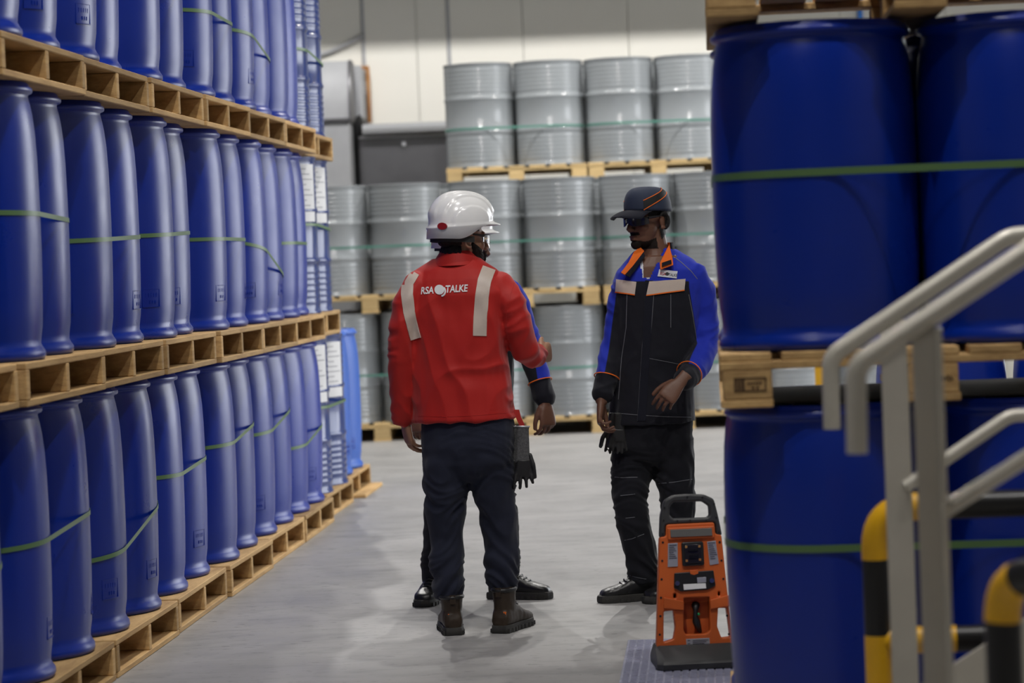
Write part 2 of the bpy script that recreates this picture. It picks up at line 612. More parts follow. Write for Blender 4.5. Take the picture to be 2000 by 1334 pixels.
def slab(name, c, s, m, label):
    o = struct(name, box_mesh(*s, 0.0, key=name), m, loc=c)
    o['label'] = label; o['category'] = name.split('_')[0]
    return o


slab('floor', ((FX0 + FX1) / 2, (FY0 + FY1) / 2, -0.05), (FX1 - FX0, FY1 - FY0, 0.1), M['floor'], 'worn grey painted concrete warehouse floor')
slab('ceiling', ((FX0 + FX1) / 2, (FY0 + FY1) / 2, CEIL + 0.05), (FX1 - FX0, FY1 - FY0, 0.1), M['ceiling'], 'grey warehouse ceiling above the aisle')
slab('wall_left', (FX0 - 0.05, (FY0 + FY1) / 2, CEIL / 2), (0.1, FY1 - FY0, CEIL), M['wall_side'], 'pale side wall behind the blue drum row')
# right wall with an added unseen opening; its daylight streaks the left drums
OPENING_Y0, OPENING_Y1, OPENING_Z = 15.0, 22.0, 4.4
slab('wall_right', (FX1 + 0.05, (FY0 + OPENING_Y0) / 2, CEIL / 2), (0.1, OPENING_Y0 - FY0, CEIL), M['wall_side'], 'pale side wall beyond the staircase')
slab('wall_right', (FX1 + 0.05, (OPENING_Y1 + FY1) / 2, CEIL / 2), (0.1, FY1 - OPENING_Y1, CEIL), M['wall_side'], 'pale side wall between added opening and back wall')
slab('wall_right', (FX1 + 0.05, (OPENING_Y0 + OPENING_Y1) / 2, (CEIL + OPENING_Z) / 2), (0.1, OPENING_Y1 - OPENING_Y0, CEIL - OPENING_Z), M['wall_side'], 'pale side wall above the added daylight opening')
slab('wall_blocker', (FX1 + 3.1, OPENING_Y0 - 0.1, CEIL / 2), (6.0, 0.2, CEIL), M['wall_side'], 'wall added outside the opening to block slanting daylight')  # added wing that keeps slanting daylight off the back wall
slab('floor_added', (FX1 + 10, 18.0, -0.08), (20.0, 30.0, 0.1), M['floor'], 'concrete slab added outside the daylight opening')  # added ground that stops sky light from below and darkens low reflections
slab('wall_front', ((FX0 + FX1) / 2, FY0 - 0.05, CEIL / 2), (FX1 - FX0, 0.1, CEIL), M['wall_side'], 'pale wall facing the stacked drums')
wb = slab('wall_back', ((FX0 + FX1) / 2, WALL_Y + 0.2, CEIL / 2), (FX1 - FX0, 0.1, CEIL), M['dark_sheet'], 'white insulated panel wall behind grey steel drums')
seams = [at(x, 90, WALL_Y).x for x in (609, 710, 814, 877, 1022, 1228)]
xs = seams[:]
while xs[0] - 1.0 > FX0: xs.insert(0, xs[0] - 1.02)
while xs[-1] + 1.0 < FX1: xs.append(xs[-1] + 1.02)
for a, b in zip(xs[:-1], xs[1:]):
    p = link('wall_panel', box_mesh(b - a - 0.005, 0.14, CEIL - 0.05, 0.004), M['wall'], wb)
    p.location = ((a + b) / 2 - wb.location.x, WALL_Y + 0.07 - wb.location.y, 0)
for sx in (seams[1], seams[3]):
    p = link('seam_strip', box_mesh(0.035, 0.012, CEIL - 0.05, 0.003), M['galv'], wb)
    p.location = (sx - wb.location.x, WALL_Y - 0.006 - wb.location.y, 0)
# added unseen beam blocks the far lamps, shading the top of the back wall
bm_ = slab('blocker_1', ((FX0 + FX1) / 2, 23.5, 7.36), (FX1 - FX0, 0.2, 3.28), M['ceiling'], 'deep beam added to block lamp light over the grey drums')
slab('blocker_2', ((FX0 + FX1) / 2, 19.3, 7.55), (FX1 - FX0, 0.25, 2.8), M['ceiling'], 'deep beam added to block lamp light over the middle of the aisle')  # added out of view to keep nearer lamps off the upper back wall

# ------------------------------------------------------------------ pallets
def stringer_pallet(label, loc, rz, group, L=1.10, D=1.14, m='wood'):
    """three stringers across, boards along the row; the aisle side is local +X"""
    t = empty('stringer_pallet', loc, rz); tag(t, label, 'pallet', group)
    for y in (-L / 2 + 0.022, random.uniform(-0.03, 0.03), L / 2 - 0.022):
        link('stringer', box_mesh(D, 0.042, 0.096), M[m], t, loc=(0, y, 0.070))
    wd = [0.14, 0.10, 0.10, 0.10, 0.10, 0.14]
    for i, wv in enumerate(wd):
        x = D / 2 - wd[0] / 2 - i * (D - wd[0]) / (len(wd) - 1)
        o = link('deck_board', box_mesh(wv, L, 0.022), M[m], t, loc=(x, random.uniform(-0.006, 0.006), 0.129))
        o.rotation_euler.z = random.uniform(-0.006, 0.006)
    for x in (D / 2 - 0.06, 0, -D / 2 + 0.06):
        link('bottom_board', box_mesh(0.12, L, 0.022), M[m], t, loc=(x, random.uniform(-0.006, 0.006), 0.011))
    return t


def block_pallet(label, loc, rz, group, W=1.15, D=1.15, H=0.145, m='wood'):
    """nine blocks, cross boards, deck boards front to back"""
    t = empty('block_pallet', loc, rz); tag(t, label, 'pallet', group)
    hb = H - 0.066
    for x in (-W / 2 + 0.07, 0, W / 2 - 0.07):
        link('bottom_board', box_mesh(0.14, D, 0.022), M[m], t, loc=(x, 0, 0.011))
        for y in (-D / 2 + 0.06, 0, D / 2 - 0.06):
            link('block', box_mesh(0.132, 0.12, hb, 0.004), M[m], t, loc=(x + random.uniform(-0.004, 0.004), y, 0.022 + hb / 2))
    for y in (-D / 2 + 0.06, 0, D / 2 - 0.06):
        link('cross_board', box_mesh(W, 0.12, 0.022), M[m], t, loc=(0, y, 0.033 + hb))
    n = 7
    for i in range(n):
        x = -W / 2 + 0.07 + i * (W - 0.14) / (n - 1)
        link('deck_board', box_mesh(0.138, D, 0.022), M[m], t, loc=(x, random.uniform(-0.005, 0.005), 0.055 + hb))
    return t


# ------------------------------------------------------------------ drums
PAL = 0.140
DRUM_H = 0.905
PROF = [(0.0, 0.004), (0.20, 0.004), (0.262, 0.0), (0.276, 0.004), (0.281, 0.014), (0.280, 0.028), (0.272, 0.040), (0.266, 0.052), (0.267, 0.070),
        (0.273, 0.11), (0.276, 0.17), (0.279, 0.26), (0.281, 0.36), (0.2815, 0.46), (0.281, 0.56), (0.2795, 0.66), (0.276, 0.74), (0.270, 0.80), (0.264, 0.835),
        (0.260, 0.852), (0.258, 0.862), (0.261, 0.868), (0.271, 0.871), (0.274, 0.876), (0.274, 0.884), (0.270, 0.889), (0.264, 0.892), (0.262, 0.900),
        (0.256, 0.905), (0.248, 0.902), (0.245, 0.885), (0.10, 0.882), (0.0, 0.882)]
drum_me = MB().lathe(PROF, 56).mesh('plastic_drum', 50)
bung_me = MB().lathe([(0, 0.0), (0.034, 0.0), (0.034, 0.018), (0.028, 0.023), (0, 0.023)], 20).mesh('bung', 35)


def emboss_mesh():
    mb = MB()
    Rr = 0.2745
    def P(a, z, r): return V((r * math.cos(a), r * math.sin(a), z))
    def arcbar(a0, a1, z0, z1, n=6):
        rings = []
        for k in range(n + 1):
            a = a0 + (a1 - a0) * k / n
            rings.append([P(a, z0, Rr - .004), P(a, z1, Rr - .003), P(a, z1, Rr + .0032), P(a, z0, Rr + .0022)])
        mb.loft(rings, True)
    arcbar(-.17, .17, .20, .2035); arcbar(-.17, .17, .130, .1335)
    arcbar(-.17, -.157, .130, .2035, 2); arcbar(.157, .17, .130, .2035, 2)
    for i in range(5): arcbar(-.11 + i * .05, -.08 + i * .05, .172, .188, 2)
    for i in range(3): arcbar(-.04 + i * .05, -.015 + i * .05, .145, .158, 2)
    return mb.mesh('embossed_mark', 40)


emb_me = emboss_mesh()


def plastic_drum(label, loc, group, m='plastic', spin=0.0, mark=None):
    o = link('plastic_drum', drum_me if m == 'plastic' else drum_me_light, M[m], None, loc=loc, rot=(0, 0, spin))
    tag(o, label, 'drum', group)
    for s in (-1, 1):
        link('bung', bung_me, M['bung'], o, loc=(s * 0.17, 0, 0.881))
    if mark is not None:
        link('embossed_mark', emb_me, M['plastic'], o, rot=(0, 0, mark - spin))
    return o


drum_me_light = drum_me.copy()

SR, SH = 0.298, 0.905


def steel_profile():
    pr = [(0.0, 0.012), (SR - 0.012, 0.012), (SR - 0.010, 0.0), (SR + 0.004, 0.0), (SR + 0.006, 0.010), (SR, 0.018)]
    def beads(z0, z1, n):
        for i in range(n):
            a = z0 + (z1 - z0) * i / n; h = (z1 - z0) / n
            pr.extend([(SR, a), (SR + 0.0015, a + h * .3), (SR + 0.0042, a + h * .5), (SR + 0.0015, a + h * .7)])
    def hoop(z):
        pr.extend([(SR, z - .020), (SR + .004, z - .013), (SR + .0075, z - .005), (SR + .008, z), (SR + .0075, z + .005), (SR + .004, z + .013), (SR, z + .020)])
    beads(0.05, 0.26, 6)
    hoop(0.305)
    hoop(0.595)
    beads(0.645, 0.855, 6)
    pr.extend([(SR, SH - .02), (SR + .006, SH - .012), (SR + .007, SH - .003), (SR + .003, SH), (SR - .008, SH), (SR - .010, SH - .016), (0.10, SH - .017), (0, SH - .017)])
    return pr


steel_me = MB().lathe(steel_profile(), 64).mesh('steel_drum', 55)
steel_me_b = steel_me.copy()


def label_mesh(a0, a1, z0, z1, r=SR + 0.0065, t=0.0015):
    rings = []
    for k in range(13):
        a = a0 + (a1 - a0) * k / 12
        c, s_ = math.cos(a), math.sin(a)
        rings.append([V((r * c, r * s_, z0)), V((r * c, r * s_, z1)), V(((r - t) * c, (r - t) * s_, z1)), V(((r - t) * c, (r - t) * s_, z0))])
    return MB().loft(rings, True).mesh('label', 40)


lab_me = label_mesh(-0.75, 0.75, 0.53, 0.86)
mbp = MB()
for i in range(9):
    z = 0.83 - i * 0.030
    for seg in range(2):
        a0 = -0.45 + seg * 0.62; a1 = a0 + 0.28 + 0.12 * ((i * 7 + seg * 3) % 3)
        rings = []
        for k in range(7):
            a = a0 + (a1 - a0) * k / 6; rr = SR + 0.0072
            rings.append([V((rr * math.cos(a), rr * math.sin(a), z)), V((rr * math.cos(a), rr * math.sin(a), z + .005)), V(((rr - .001) * math.cos(a), (rr - .001) * math.sin(a), z + .005)), V(((rr - .001) * math.cos(a), (rr - .001) * math.sin(a), z))])
        mbp.loft(rings, True)
labtxt_me = mbp.mesh('print_lines', 40)


def steel_drum(label, loc, group, m='steel_grey', paper=None):
    o = link('steel_drum', steel_me if m == 'steel_grey' else steel_me_b, M[m], None, loc=loc, rot=(0, 0, random.uniform(0, 6)))
    tag(o, label, 'drum', group)
    link('bung', bung_me, M['chrome' if m == 'steel_grey' else 'bung'], o, loc=(0.2, 0, SH - .019))
    if paper is not None:
        p = link('label', lab_me, M['paper'], o, rot=(0, 0, paper - o.rotation_euler.z))
        link('print_lines', labtxt_me, M['grey_ink'], p)
    return o


def strap_mesh(centres, Rr, z0, k=0.0, sag=0.0, wd=0.016, t=0.0016, n=20):
    """ribbon around the hull of equal circles; z rises with k along local y"""
    pts = []
    for c in centres:
        for q in range(n * 2):
            a = math.pi * q / n
            pts.append((c[0] + Rr * math.cos(a), c[1] + Rr * math.sin(a)))
    pts = sorted(set((round(x, 5), round(y, 5)) for x, y in pts))
    def half(ps):
        h = []
        for p in ps:
            while len(h) > 1 and (h[-1][0] - h[-2][0]) * (p[1] - h[-2][1]) - (h[-1][1] - h[-2][1]) * (p[0] - h[-2][0]) <= 0: h.pop()
            h.append(p)
        return h
    hull = half(pts)[:-1] + half(pts[::-1])[:-1]
    rings = []
    cx = sum(c[0] for c in centres) / len(centres); cy = sum(c[1] for c in centres) / len(centres)
    for (x, y) in hull + [hull[0]]:
        z = z0 + k * (y - cy) - sag * math.cos((y - cy) * 3.0)
        dx, dy = x - cx, y - cy; l = math.hypot(dx, dy); ox, oy = dx / l * t, dy / l * t
        rings.append([V((x, y, z - wd / 2)), V((x, y, z + wd / 2)), V((x + ox, y + oy, z + wd / 2)), V((x + ox, y + oy, z - wd / 2))])
    return MB().loft(rings, False).mesh('strap', 40)


ORD = ['first', 'second', 'third', 'fourth', 'fifth', 'sixth', 'seventh', 'eighth', 'ninth', 'tenth', 'eleventh', 'twelfth', 'thirteenth',
       'fourteenth', 'fifteenth', 'sixteenth', 'seventeenth', 'eighteenth', 'nineteenth', 'twentieth', 'twenty-first', 'twenty-second']
SL = 0.0747
ROWROT = -math.atan(SL)
LX = lambda y: -1.38 + SL * (y - 10.77)
TIERN = {0: 'bottom', 1: 'middle', 2: 'top'}
PITCHZ = PAL + DRUM_H
# start Y, load kind, face X (None = on the row line), strap (height, tilt, sag) or None
ROWS = {
    0: [(7.38, 'p', None, (0.42, .03, 0)), (8.51, 'p', None, (0.47, .05, 0.0)), (9.64, 'p', None, (0.36, .16, 0.02)), (10.78, 'p', None, (0.50, .03, 0.01)), (11.92, 'p', None, (0.56, .07, .01)),
        (13.05, 'p', None, (0.55, .10, .01)), (14.18, 'p', None, (0.40, .10, .01)), (15.40, 's', -1.095, (0.50, 0.0, 0)), (16.62, 'l', -1.045, None)],
    1: [(7.36, 'p', None, (0.40, -.01, 0)), (8.49, 'p', None, (0.47, -.02, 0)), (9.62, 'p', None, (0.405, 0.02, 0)), (10.75, 'p', None, (0.43, .02, 0)), (11.88, 'p', None, (0.41, .0, 0)),
        (13.01, 'p', None, (0.30, -.20, 0)), (14.14, 'p', None, (0.40, 0.0, 0)), (15.36, 's', -1.125, (0.50, -.03, 0))],
    2: [(7.28, 'p', None, (0.42, 0, 0)), (8.42, 'p', None, (0.42, 0, 0)), (9.56, 'p', None, (0.44, 0, 0)), (10.70, 'p', None, (0.44, 0, 0)), (11.84, 'p', None, (0.38, 0, 0)),
        (12.97, 'p', None, (0.33, -.12, 0)), (14.10, 'p', None, None), (15.3, 's', -1.13, (0.45, -.05, 0))],
}
for tier, lst in ROWS.items():
    z = tier * PITCHZ
    nd = 0
    jx = {0: 0.0, 1: 0.006, 2: -0.006}[tier]
    for pi, (y0, kind, fx, st) in enumerate(lst):
        L = 1.10
        rz = ROWROT + random.uniform(-0.006, 0.006)
        d = V((-math.sin(rz), math.cos(rz), 0)); nrm = V((-math.cos(rz), -math.sin(rz), 0))
        face = V((fx if fx is not None else LX(y0) + jx + random.uniform(-.008, .008), y0, z))
        c = face + d * (L / 2) + nrm * 0.57
        who = {'p': 'drums', 's': 'steel drums', 'l': 'bright drums'}[kind]
        stringer_pallet('wooden pallet below %s tier %s in left row, %s from photo left edge' % (TIERN[tier], who, ORD[pi]), c, rz, 'pallets of the left drum row')
        M2 = Matrix.Translation(c) @ Matrix.Rotation(rz, 4, 'Z')
        cs = [(0.57 - (0.293 if kind == 's' else 0.288) - (random.uniform(0.0, 0.012) if s < 0 else random.choice((0.008, 0.02, 0.045))), s * (0.2835 if kind != 's' else 0.307)) for s in (-1, 1)]
        for cx, cy in cs:
            p = M2 @ V((cx, cy, PAL))
            if kind == 's':
                steel_drum('dark blue steel drum with white label, %s tier, %s drum from photo left edge' % (TIERN[tier], ORD[nd]), p, 'dark blue steel drums in the left row', 'steel_blue', paper=R(-58) if tier < 2 else None)
            else:
                look = 'blue plastic drum' if kind == 'p' else 'brighter blue plastic drum'
                plastic_drum('%s, %s from photo left edge on %s tier, left row' % (look, ORD[nd], TIERN[tier]), p, 'plastic drums in the left row',
                             'plastic' if kind == 'p' else 'plastic_light', spin=random.uniform(0, 6), mark=random.uniform(-1.5, 0.2) if random.random() < .75 else None)
            nd += 1
        if st:
            Rr = 0.2835 if kind != 's' else SR + 0.009
            o = link('green_strap', strap_mesh(cs, Rr, PAL + st[0], st[1], st[2]), M['strap'], None, loc=c, rot=(0, 0, rz))
            tag(o, 'green plastic strap around the %s pair of drums on the %s tier, left row' % (ORD[pi], TIERN[tier]), 'strap', 'green straps on the left row')

# loose dunnage board behind the far end of the left row
o = link('loose_board', box_mesh(0.10, 0.9, 0.022), M['wood'], None, loc=at(693, 968, 17.0), rot=(0, 0, R(-4)))
o.location.z = 0.011; o.location.x = -0.97; o.location.y = 17.2; tag(o, 'loose wooden board on floor past the far end of left row', 'board')

# ------------------------------------------------------------------ right stack
RC = V((1.156, 7.695, 0)); RROT = -math.atan(0.0745)
RH = 0.895; RP = 0.145
RM = Matrix.Translation(RC) @ Matrix.Rotation(RROT, 4, 'Z')
RZ = [-0.01, 1.03, 2.07]
WHERE = {(-1, -1): 'front left', (1, -1): 'front right', (-1, 1): 'rear left', (1, 1): 'rear right'}
for t in range(3):
    z = RZ[t] + 0.01 if t == 0 else RZ[t]
    bp = block_pallet(['wooden block pallet on floor beneath the nearest blue drums', 'stamped wooden block pallet between the two tiers of nearest blue drums',
                       'wooden block pallet resting on top of the nearest blue drums'][t], RC + V((0, 0, z)), RROT, 'pallets of the right stack', W=1.13, D=1.18)
    if t == 1:
        bx, by = -0.565 + 0.07, -0.59 - 0.0005
        mb = MB()
        def bar(u0, u1, v0, v1): mb.box((bx + (u0 + u1) / 2, by, 0.022 + (v0 + v1) / 2), (abs(u1 - u0) + .0012, 0.002, abs(v1 - v0) + .0012))
        bar(-.032, .052, .056, .0585); bar(-.032, .052, .022, .0245); bar(-.032, -.0295, .022, .0585); bar(.0495, .052, .022, .0585); bar(-.008, -.0055, .022, .0585)
        for k in range(4): bar(-.026 + k * .005, -.024 + k * .005, .027, .053)
        for k in range(6): bar(.002 + k * .007, .006 + k * .007, .042, .046)
        bar(.014, .020, .030, .034); bar(.026, .032, .030, .034)
        link('stamp_mark', mb.mesh('stamp'), M['stamp'], bp)
        mb = MB(); bx = 0.0
        for k, (u, h) in enumerate([(0.012, .010), (.022, .016), (.030, .009), (.038, .017), (.046, .012)]):
            mb.box((bx + u, by, .06), (.0045, .002, h), Matrix.Rotation(.5 - .25 * k, 3, 'Y'))
        link('stamp_mark', mb.mesh('stamp'), M['stamp'], bp)
    if t < 2:
        cs = []
        for (sx, sy), wn in WHERE.items():
            lx, ly = sx * 0.2825, sy * 0.2825
            cs.append((lx, ly))
            p = RM @ V((lx, ly, 0)); p.z = z + RP
            plastic_drum('large %s blue plastic drum on %s tier of stack behind the handrail' % (wn, TIERN[t] if t == 0 else 'upper'), p, 'plastic drums in the right stack', spin=0.4 * sx + sy, mark=None).scale.z = 0.975
        o = link('green_strap', strap_mesh(cs, 0.2835, z + RP + (0.475 if t else .50), k=0.0, wd=0.020), M['strap'], None, loc=(RC.x, RC.y, 0), rot=(0, 0, RROT))
        tag(o, 'green strap around %s four large blue drums behind the handrail' % ('upper' if t else 'lower'), 'strap', 'green straps on the right stack')
        if t == 0:
            sl = link('slip_sheet', box_mesh(1.02, 0.86, 0.004, 0.0), M['slip'], None, loc=(RC.x + .05, RC.y + .04, z + RP + DRUM_H + 0.002), rot=(0, 0, RROT + .01))
            sl.location.z = RZ[1] - 0.0025
            tag(sl, 'black slip sheet lying on lower blue drums under the stamped pallet', 'sheet')
# far blue drums glimpsed through the pallet gap
for k, (x, y) in enumerate(((1.83, 11.5), (2.41, 11.45))):
    plastic_drum('%s blue plastic drum glimpsed through pallet gap beside the staircase' % ['nearer', 'farther'][k], (x, y, PAL), 'drums behind the right stack')
stringer_pallet('wooden pallet under blue drums beyond the right stack', (2.12, 11.72, 0), R(90), None)

# ------------------------------------------------------------------ grey steel drums at the back
SPAL = 0.15; SPZ = SPAL + SH
BY = 22.36
COLS = {0: [(672, 818), (966, 1112), (1260, 1406), (1554, 1700)], 1: [(648, 793), (948, 1094), (1243, 1389), (1537, 1683)], 2: [(936, 1072), (1210, 1346), (1484, 1620)]}
for t in range(3):
    z = t * SPZ
    rows = [0, 0.5, 1] if t < 2 else [1, 1.5]
    nd = 0
    for row in rows:
        yy = BY + row * 1.26
        nd = 0
        for pi, pair in enumerate(COLS[t]):
            ref = {0: 720, 1: 450, 2: 210}[t]
            X = [at(px, ref, BY if t < 2 else BY + 1.26).x for px in pair]
            mid = (X[0] + X[1]) / 2
            front = row == 0 or (t == 2 and row == 1)
            nm = ['bottom', 'middle', 'top'][t]
            lab = ('pale wooden pallet under %s tier of grey steel drums, %s from the left' % (nm, ORD[pi])) if front else 'pale wooden pallet hidden in the second row of grey drums'
            if not front and row != 1: mid += 0.27
            if row in (0, 1): block_pallet(lab, (mid, yy + 0.30, z), 0, 'pallets of the grey drums' if front else 'hidden second row pallets', W=1.22, D=1.22, H=SPAL, m='wood_pale')
            for x in (mid - 0.307, mid + 0.307):
                lab = ('grey steel drum on the %s tier against back wall, %s from the left' % (nm, ORD[nd])) if front else 'grey steel drum in the second row, just glimpsed between front drums'
                steel_drum(lab, (x, yy, z + SPAL), 'grey steel drums at the back' if front else 'second row of grey steel drums')
                nd += 1
            if front:
                o = link('teal_strap', strap_mesh([(-0.307, 0), (0.307, 0)], SR + .009, z + SPAL + 0.395 + (0.0 if t < 2 else -.06), k=0, wd=0.018), M['strap_teal'], None, loc=(mid, yy, 0))
                tag(o, 'thin teal strap around the %s pair of grey drums on %s tier' % (ORD[pi], nm), 'strap', 'teal straps on the grey drums')
# grey drums and yellow post seen through the pallet gap
gp = empty('yellow_post', at(1605, 735, 17.5)); gp.location.z = 0
tag(gp, 'yellow steel post glimpsed through the stamped pallet gap', 'post')
link('pole', MB().tube([(0, 0, 0), (0, 0, 1.15)], 0.045, 16).mesh('pole', 40), M['yellow'], gp)
link('base_plate', box_mesh(0.2, 0.2, 0.012), M['yellow'], gp, loc=(0, 0, 0.006))

# ------------------------------------------------------------------ back wall equipment
def rel(pts, base): return [V(p) - V(base) for p in pts]


DY = 25.0
b0 = V((at(642, 300, DY).x, DY, 0))
t = empty('ventilation_duct', b0); tag(t, 'grey galvanised ventilation duct with sloped hood beside the blue row', 'duct')
zt, zm = at(640, 122, DY).z, at(640, 236, DY).z
hw = 0.31
prof = [(0.35, zm), (-0.35, zm), (-0.345, zm + .14), (-0.31, zm + .30), (-0.22, zm + .46), (-0.12, zt), (0.35, zt)]
mb = MB().loft([[V((x, y, z)) for y, z in prof] for x in (-0.7, hw - .08)])
u = link('duct_hood', mb.mesh('hood', 25), M['galv'], t)
link('hood_flange', MB().loft([[V((x, y * 1.04, zm + (z - zm) * 1.012)) for y, z in prof] for x in (hw - .085, hw - .06)]).mesh('fl', 25), M['dark_sheet'], t)
link('duct_body', box_mesh(0.92, 0.66, zm - 0.03, 0.01), M['galv'], t, loc=(-0.24, 0, (zm - .03) / 2))
link('duct_flange', box_mesh(0.96, 0.72, 0.03, 0.005), M['dark_sheet'], t, loc=(-0.24, 0, zm - .015))
b0 = V((at(697, 180, 25.4).x, 25.4, at(697, 232, 25.4).z))
t = empty('wall_duct_collar', b0); tag(t, 'grey sheet duct collar with rusty timber frame on white wall', 'duct')
hh = at(697, 130, 25.4).z - b0.z
link('collar', box_mesh(0.15, 0.5, hh, 0.01), M['galv'], t, loc=(-0.02, 0.1, hh / 2))
link('frame', box_mesh(0.035, 0.06, hh + .03, 0.004), M['rust'], t, loc=(0.085, 0.5, hh / 2))
link('frame', box_mesh(0.20, 0.06, 0.035, 0.004), M['rust'], t, loc=(0.0, 0.5, hh + .02))
link('pipe_boot', MB().tube([(-.05, -.1, -.02), (.0, -.1, -.10), (.0, -.1, -b0.z + 0.0)], [.11, .07, .055], 20).mesh('pb', 40), M['black'], t)
b0 = V((at(790, 300, 25.2).x, 25.2, 0))
t = empty('steel_screen', b0); tag(t, 'dark steel screen with rolled galvanised top edge beside grey drums', 'screen')
zt, zl = at(785, 240, 25.2).z, at(785, 263, 25.2).z
Wd = 0.84
mb = MB().loft([[V((x, y, z)) for y, z in [(-.02, zl), (-.12, zl + .02), (-.13, zl + .06), (-.08, zt - .015), (0.0, zt), (.3, zt), (.3, zl)]] for x in (-Wd / 2 + .04, Wd / 2)])
link('rolled_edge', mb.mesh('re', 25), M['galv'], t)
link('screen_panel', box_mesh(Wd, 0.1, zl - .0, 0.004), M['dark_sheet'], t, loc=(0, 0.03, zl / 2))
link('edge_strip', box_mesh(Wd, 0.02, 0.025, 0.003), M['galv'], t, loc=(0, -0.03, zl - .014))
link('bolt', MB().tube([(0, -.03, zl - .09), (0, -.055, zl - .09)], 0.02, 12).mesh('b'), M['galv'], t)
pts = [at(x, y, WALL_Y - .03) for x, y in ((560, 117), (590, 113), (620, 109), (650, 99), (680, 85), (700, 74), (712, 68))]
o = link('wall_tubing', MB().tube(rel(pts, pts[0]), 0.022, 10).mesh('tubing', 60), M['galv'], None, loc=pts[0])  # thin grey tube along a curve on the wall
tag(o, 'grey cable curving up white wall above the duct', 'tubing')
p = at(1679, 8, WALL_Y - .04)
o = link('blue_pipe', MB().tube([(0, 0, -.15), (0, 0, 1.2)], 0.026, 12).mesh('bp', 60), mat('blue_pipe', (0.03, 0.2, 0.7), 0.4), None, loc=p)
tag(o, 'thin bright blue pipe on back wall above the right stack', 'pipe')

# ------------------------------------------------------------------ staircase
FYR, BYR = 5.35, 6.28
sb = V((1.2, (FYR + BYR) / 2, 0))
stair = empty('steel_staircase', sb)
tag(stair, 'brushed steel staircase with angled tube handrails in front of blue drums', 'staircase')


def smooth_path(pts, r=0.06, n=5):
    pts = [V(p) for p in pts]; out = [pts[0]]
    for a, b, c in zip(pts[:-2], pts[1:-1], pts[2:]):
        d1 = (a - b); d2 = (c - b); rr = min(r, d1.length * .45, d2.length * .45)
        p1 = b + d1.normalized() * rr; p2 = b + d2.normalized() * rr
        for k in range(n + 1):
            q = k / n
            out.append((p1 * (1 - q) + b * q) * (1 - q) + (b * (1 - q) + p2 * q) * q)
    out.append(pts[-1])
    return out


def rail(name, pxs, Y, r, rad=0.02, ext=None):
    pts = [at(x, y, Y) for x, y in pxs]
    if ext: pts.append(pts[-1] + ext)
    link(name, MB().tube([p - sb for p in smooth_path(pts, rad)], r, 20).mesh(name, 50), M['rail'], stair)


rail('handrail', [(1674, 886), (1671, 715), (2000, 496), (2140, 404)], FYR, 0.0215, 0.03, V((1.0, 0, 0)))
rail('handrail', [(1625, 838), (1621, 697), (1972, 460)], BYR, 0.0205, 0.03, V((1.2, 0, 0)))
rail('mid_rail', [(1840, 1000), (2000, 897), (2140, 806)], FYR, 0.0165, 0.02, V((1.0, 0, 0)))
rail('mid_rail', [(1768, 951), (1972, 812)], BYR, 0.0155, 0.02, V((1.2, 0, 0)))


def post(xt, yt, xb, Y, wdt, inward):
    a = at(xt, yt, Y); b = at(xb, 1334, Y)
    x0 = a.x; x1 = b.x + (b.x - a.x) * (b.z / (a.z - b.z))
    xm = (x0 + x1) / 2
    link('post', box_mesh(wdt, 0.008, a.z, 0.001), M['rail_flat'], stair, loc=(xm - sb.x, Y - sb.y, a.z / 2))
    link('post_flange', box_mesh(0.008, 0.045, a.z, 0.001), M['rail'], stair, loc=(xm + wdt / 2 - sb.x, Y - sb.y + inward * .02, a.z / 2))


post(1812, 640, 1828, FYR, 0.050, -1)
post(1752, 625, 1764, BYR, 0.058, 1)
for Y in (FYR, BYR):
    a = at(1851, 1304, BYR); bq = at(1923, 1258, BYR)
    k = (bq.z - a.z) / (bq.x - a.x)
    xa = a.x - 0.08; xb = a.x + 1.6
    za = a.z - k * .08; zb = a.z + k * 1.6
    pts = [(xa, 0.0), (xb, max(zb - .6, .3)), (xb, zb), (xa, za)]
    mb = MB().loft([[V((x - sb.x, Y + dy - sb.y, z)) for x, z in pts] for dy in (-.006, .006)])
    if Y == BYR:
        link('stair_stringer', mb.mesh('stringer'), M['rail_flat'], stair)
for i in range(4):
    link('tread', box_mesh(0.27, BYR - FYR - .04, 0.03, 0.003), M['rail_flat'], stair, loc=(a.x + .16 + i * .28 - sb.x, 0, min(.16 + .17 * i, 9) + .1))

# ------------------------------------------------------------------ guard rails
def band_tube(name, t, base, pts, cuts, r, mats, n=20):
    """a tube split into coloured sections; cuts = fractions of the path where colour changes"""
    L = [0.0]
    for a, b in zip(pts[:-1], pts[1:]): L.append(L[-1] + (b - a).length)
    tot = L[-1]
    def P(s):
        s = max(0, min(tot, s))
        for i in range(len(pts) - 1):
            if s <= L[i + 1] + 1e-9:
                q = (s - L[i]) / max(1e-9, L[i + 1] - L[i]); return pts[i].lerp(pts[i + 1], q)
        return pts[-1]
    cs = [0.0] + cuts + [tot]
    for i, (s0, s1) in enumerate(zip(cs[:-1], cs[1:])):
        inner = [p for p, l in zip(pts, L) if s0 + 1e-4 < l < s1 - 1e-4]
        seq = [P(s0)] + inner + [P(s1)]
        link(['yellow_section', 'black_section'][mats[i]], MB().tube([p - base for p in seq], r * (1.02 if mats[i] == 0 else 1.0), n).mesh(name, 50), M[['yellow', 'guard_black'][mats[i]]], t)


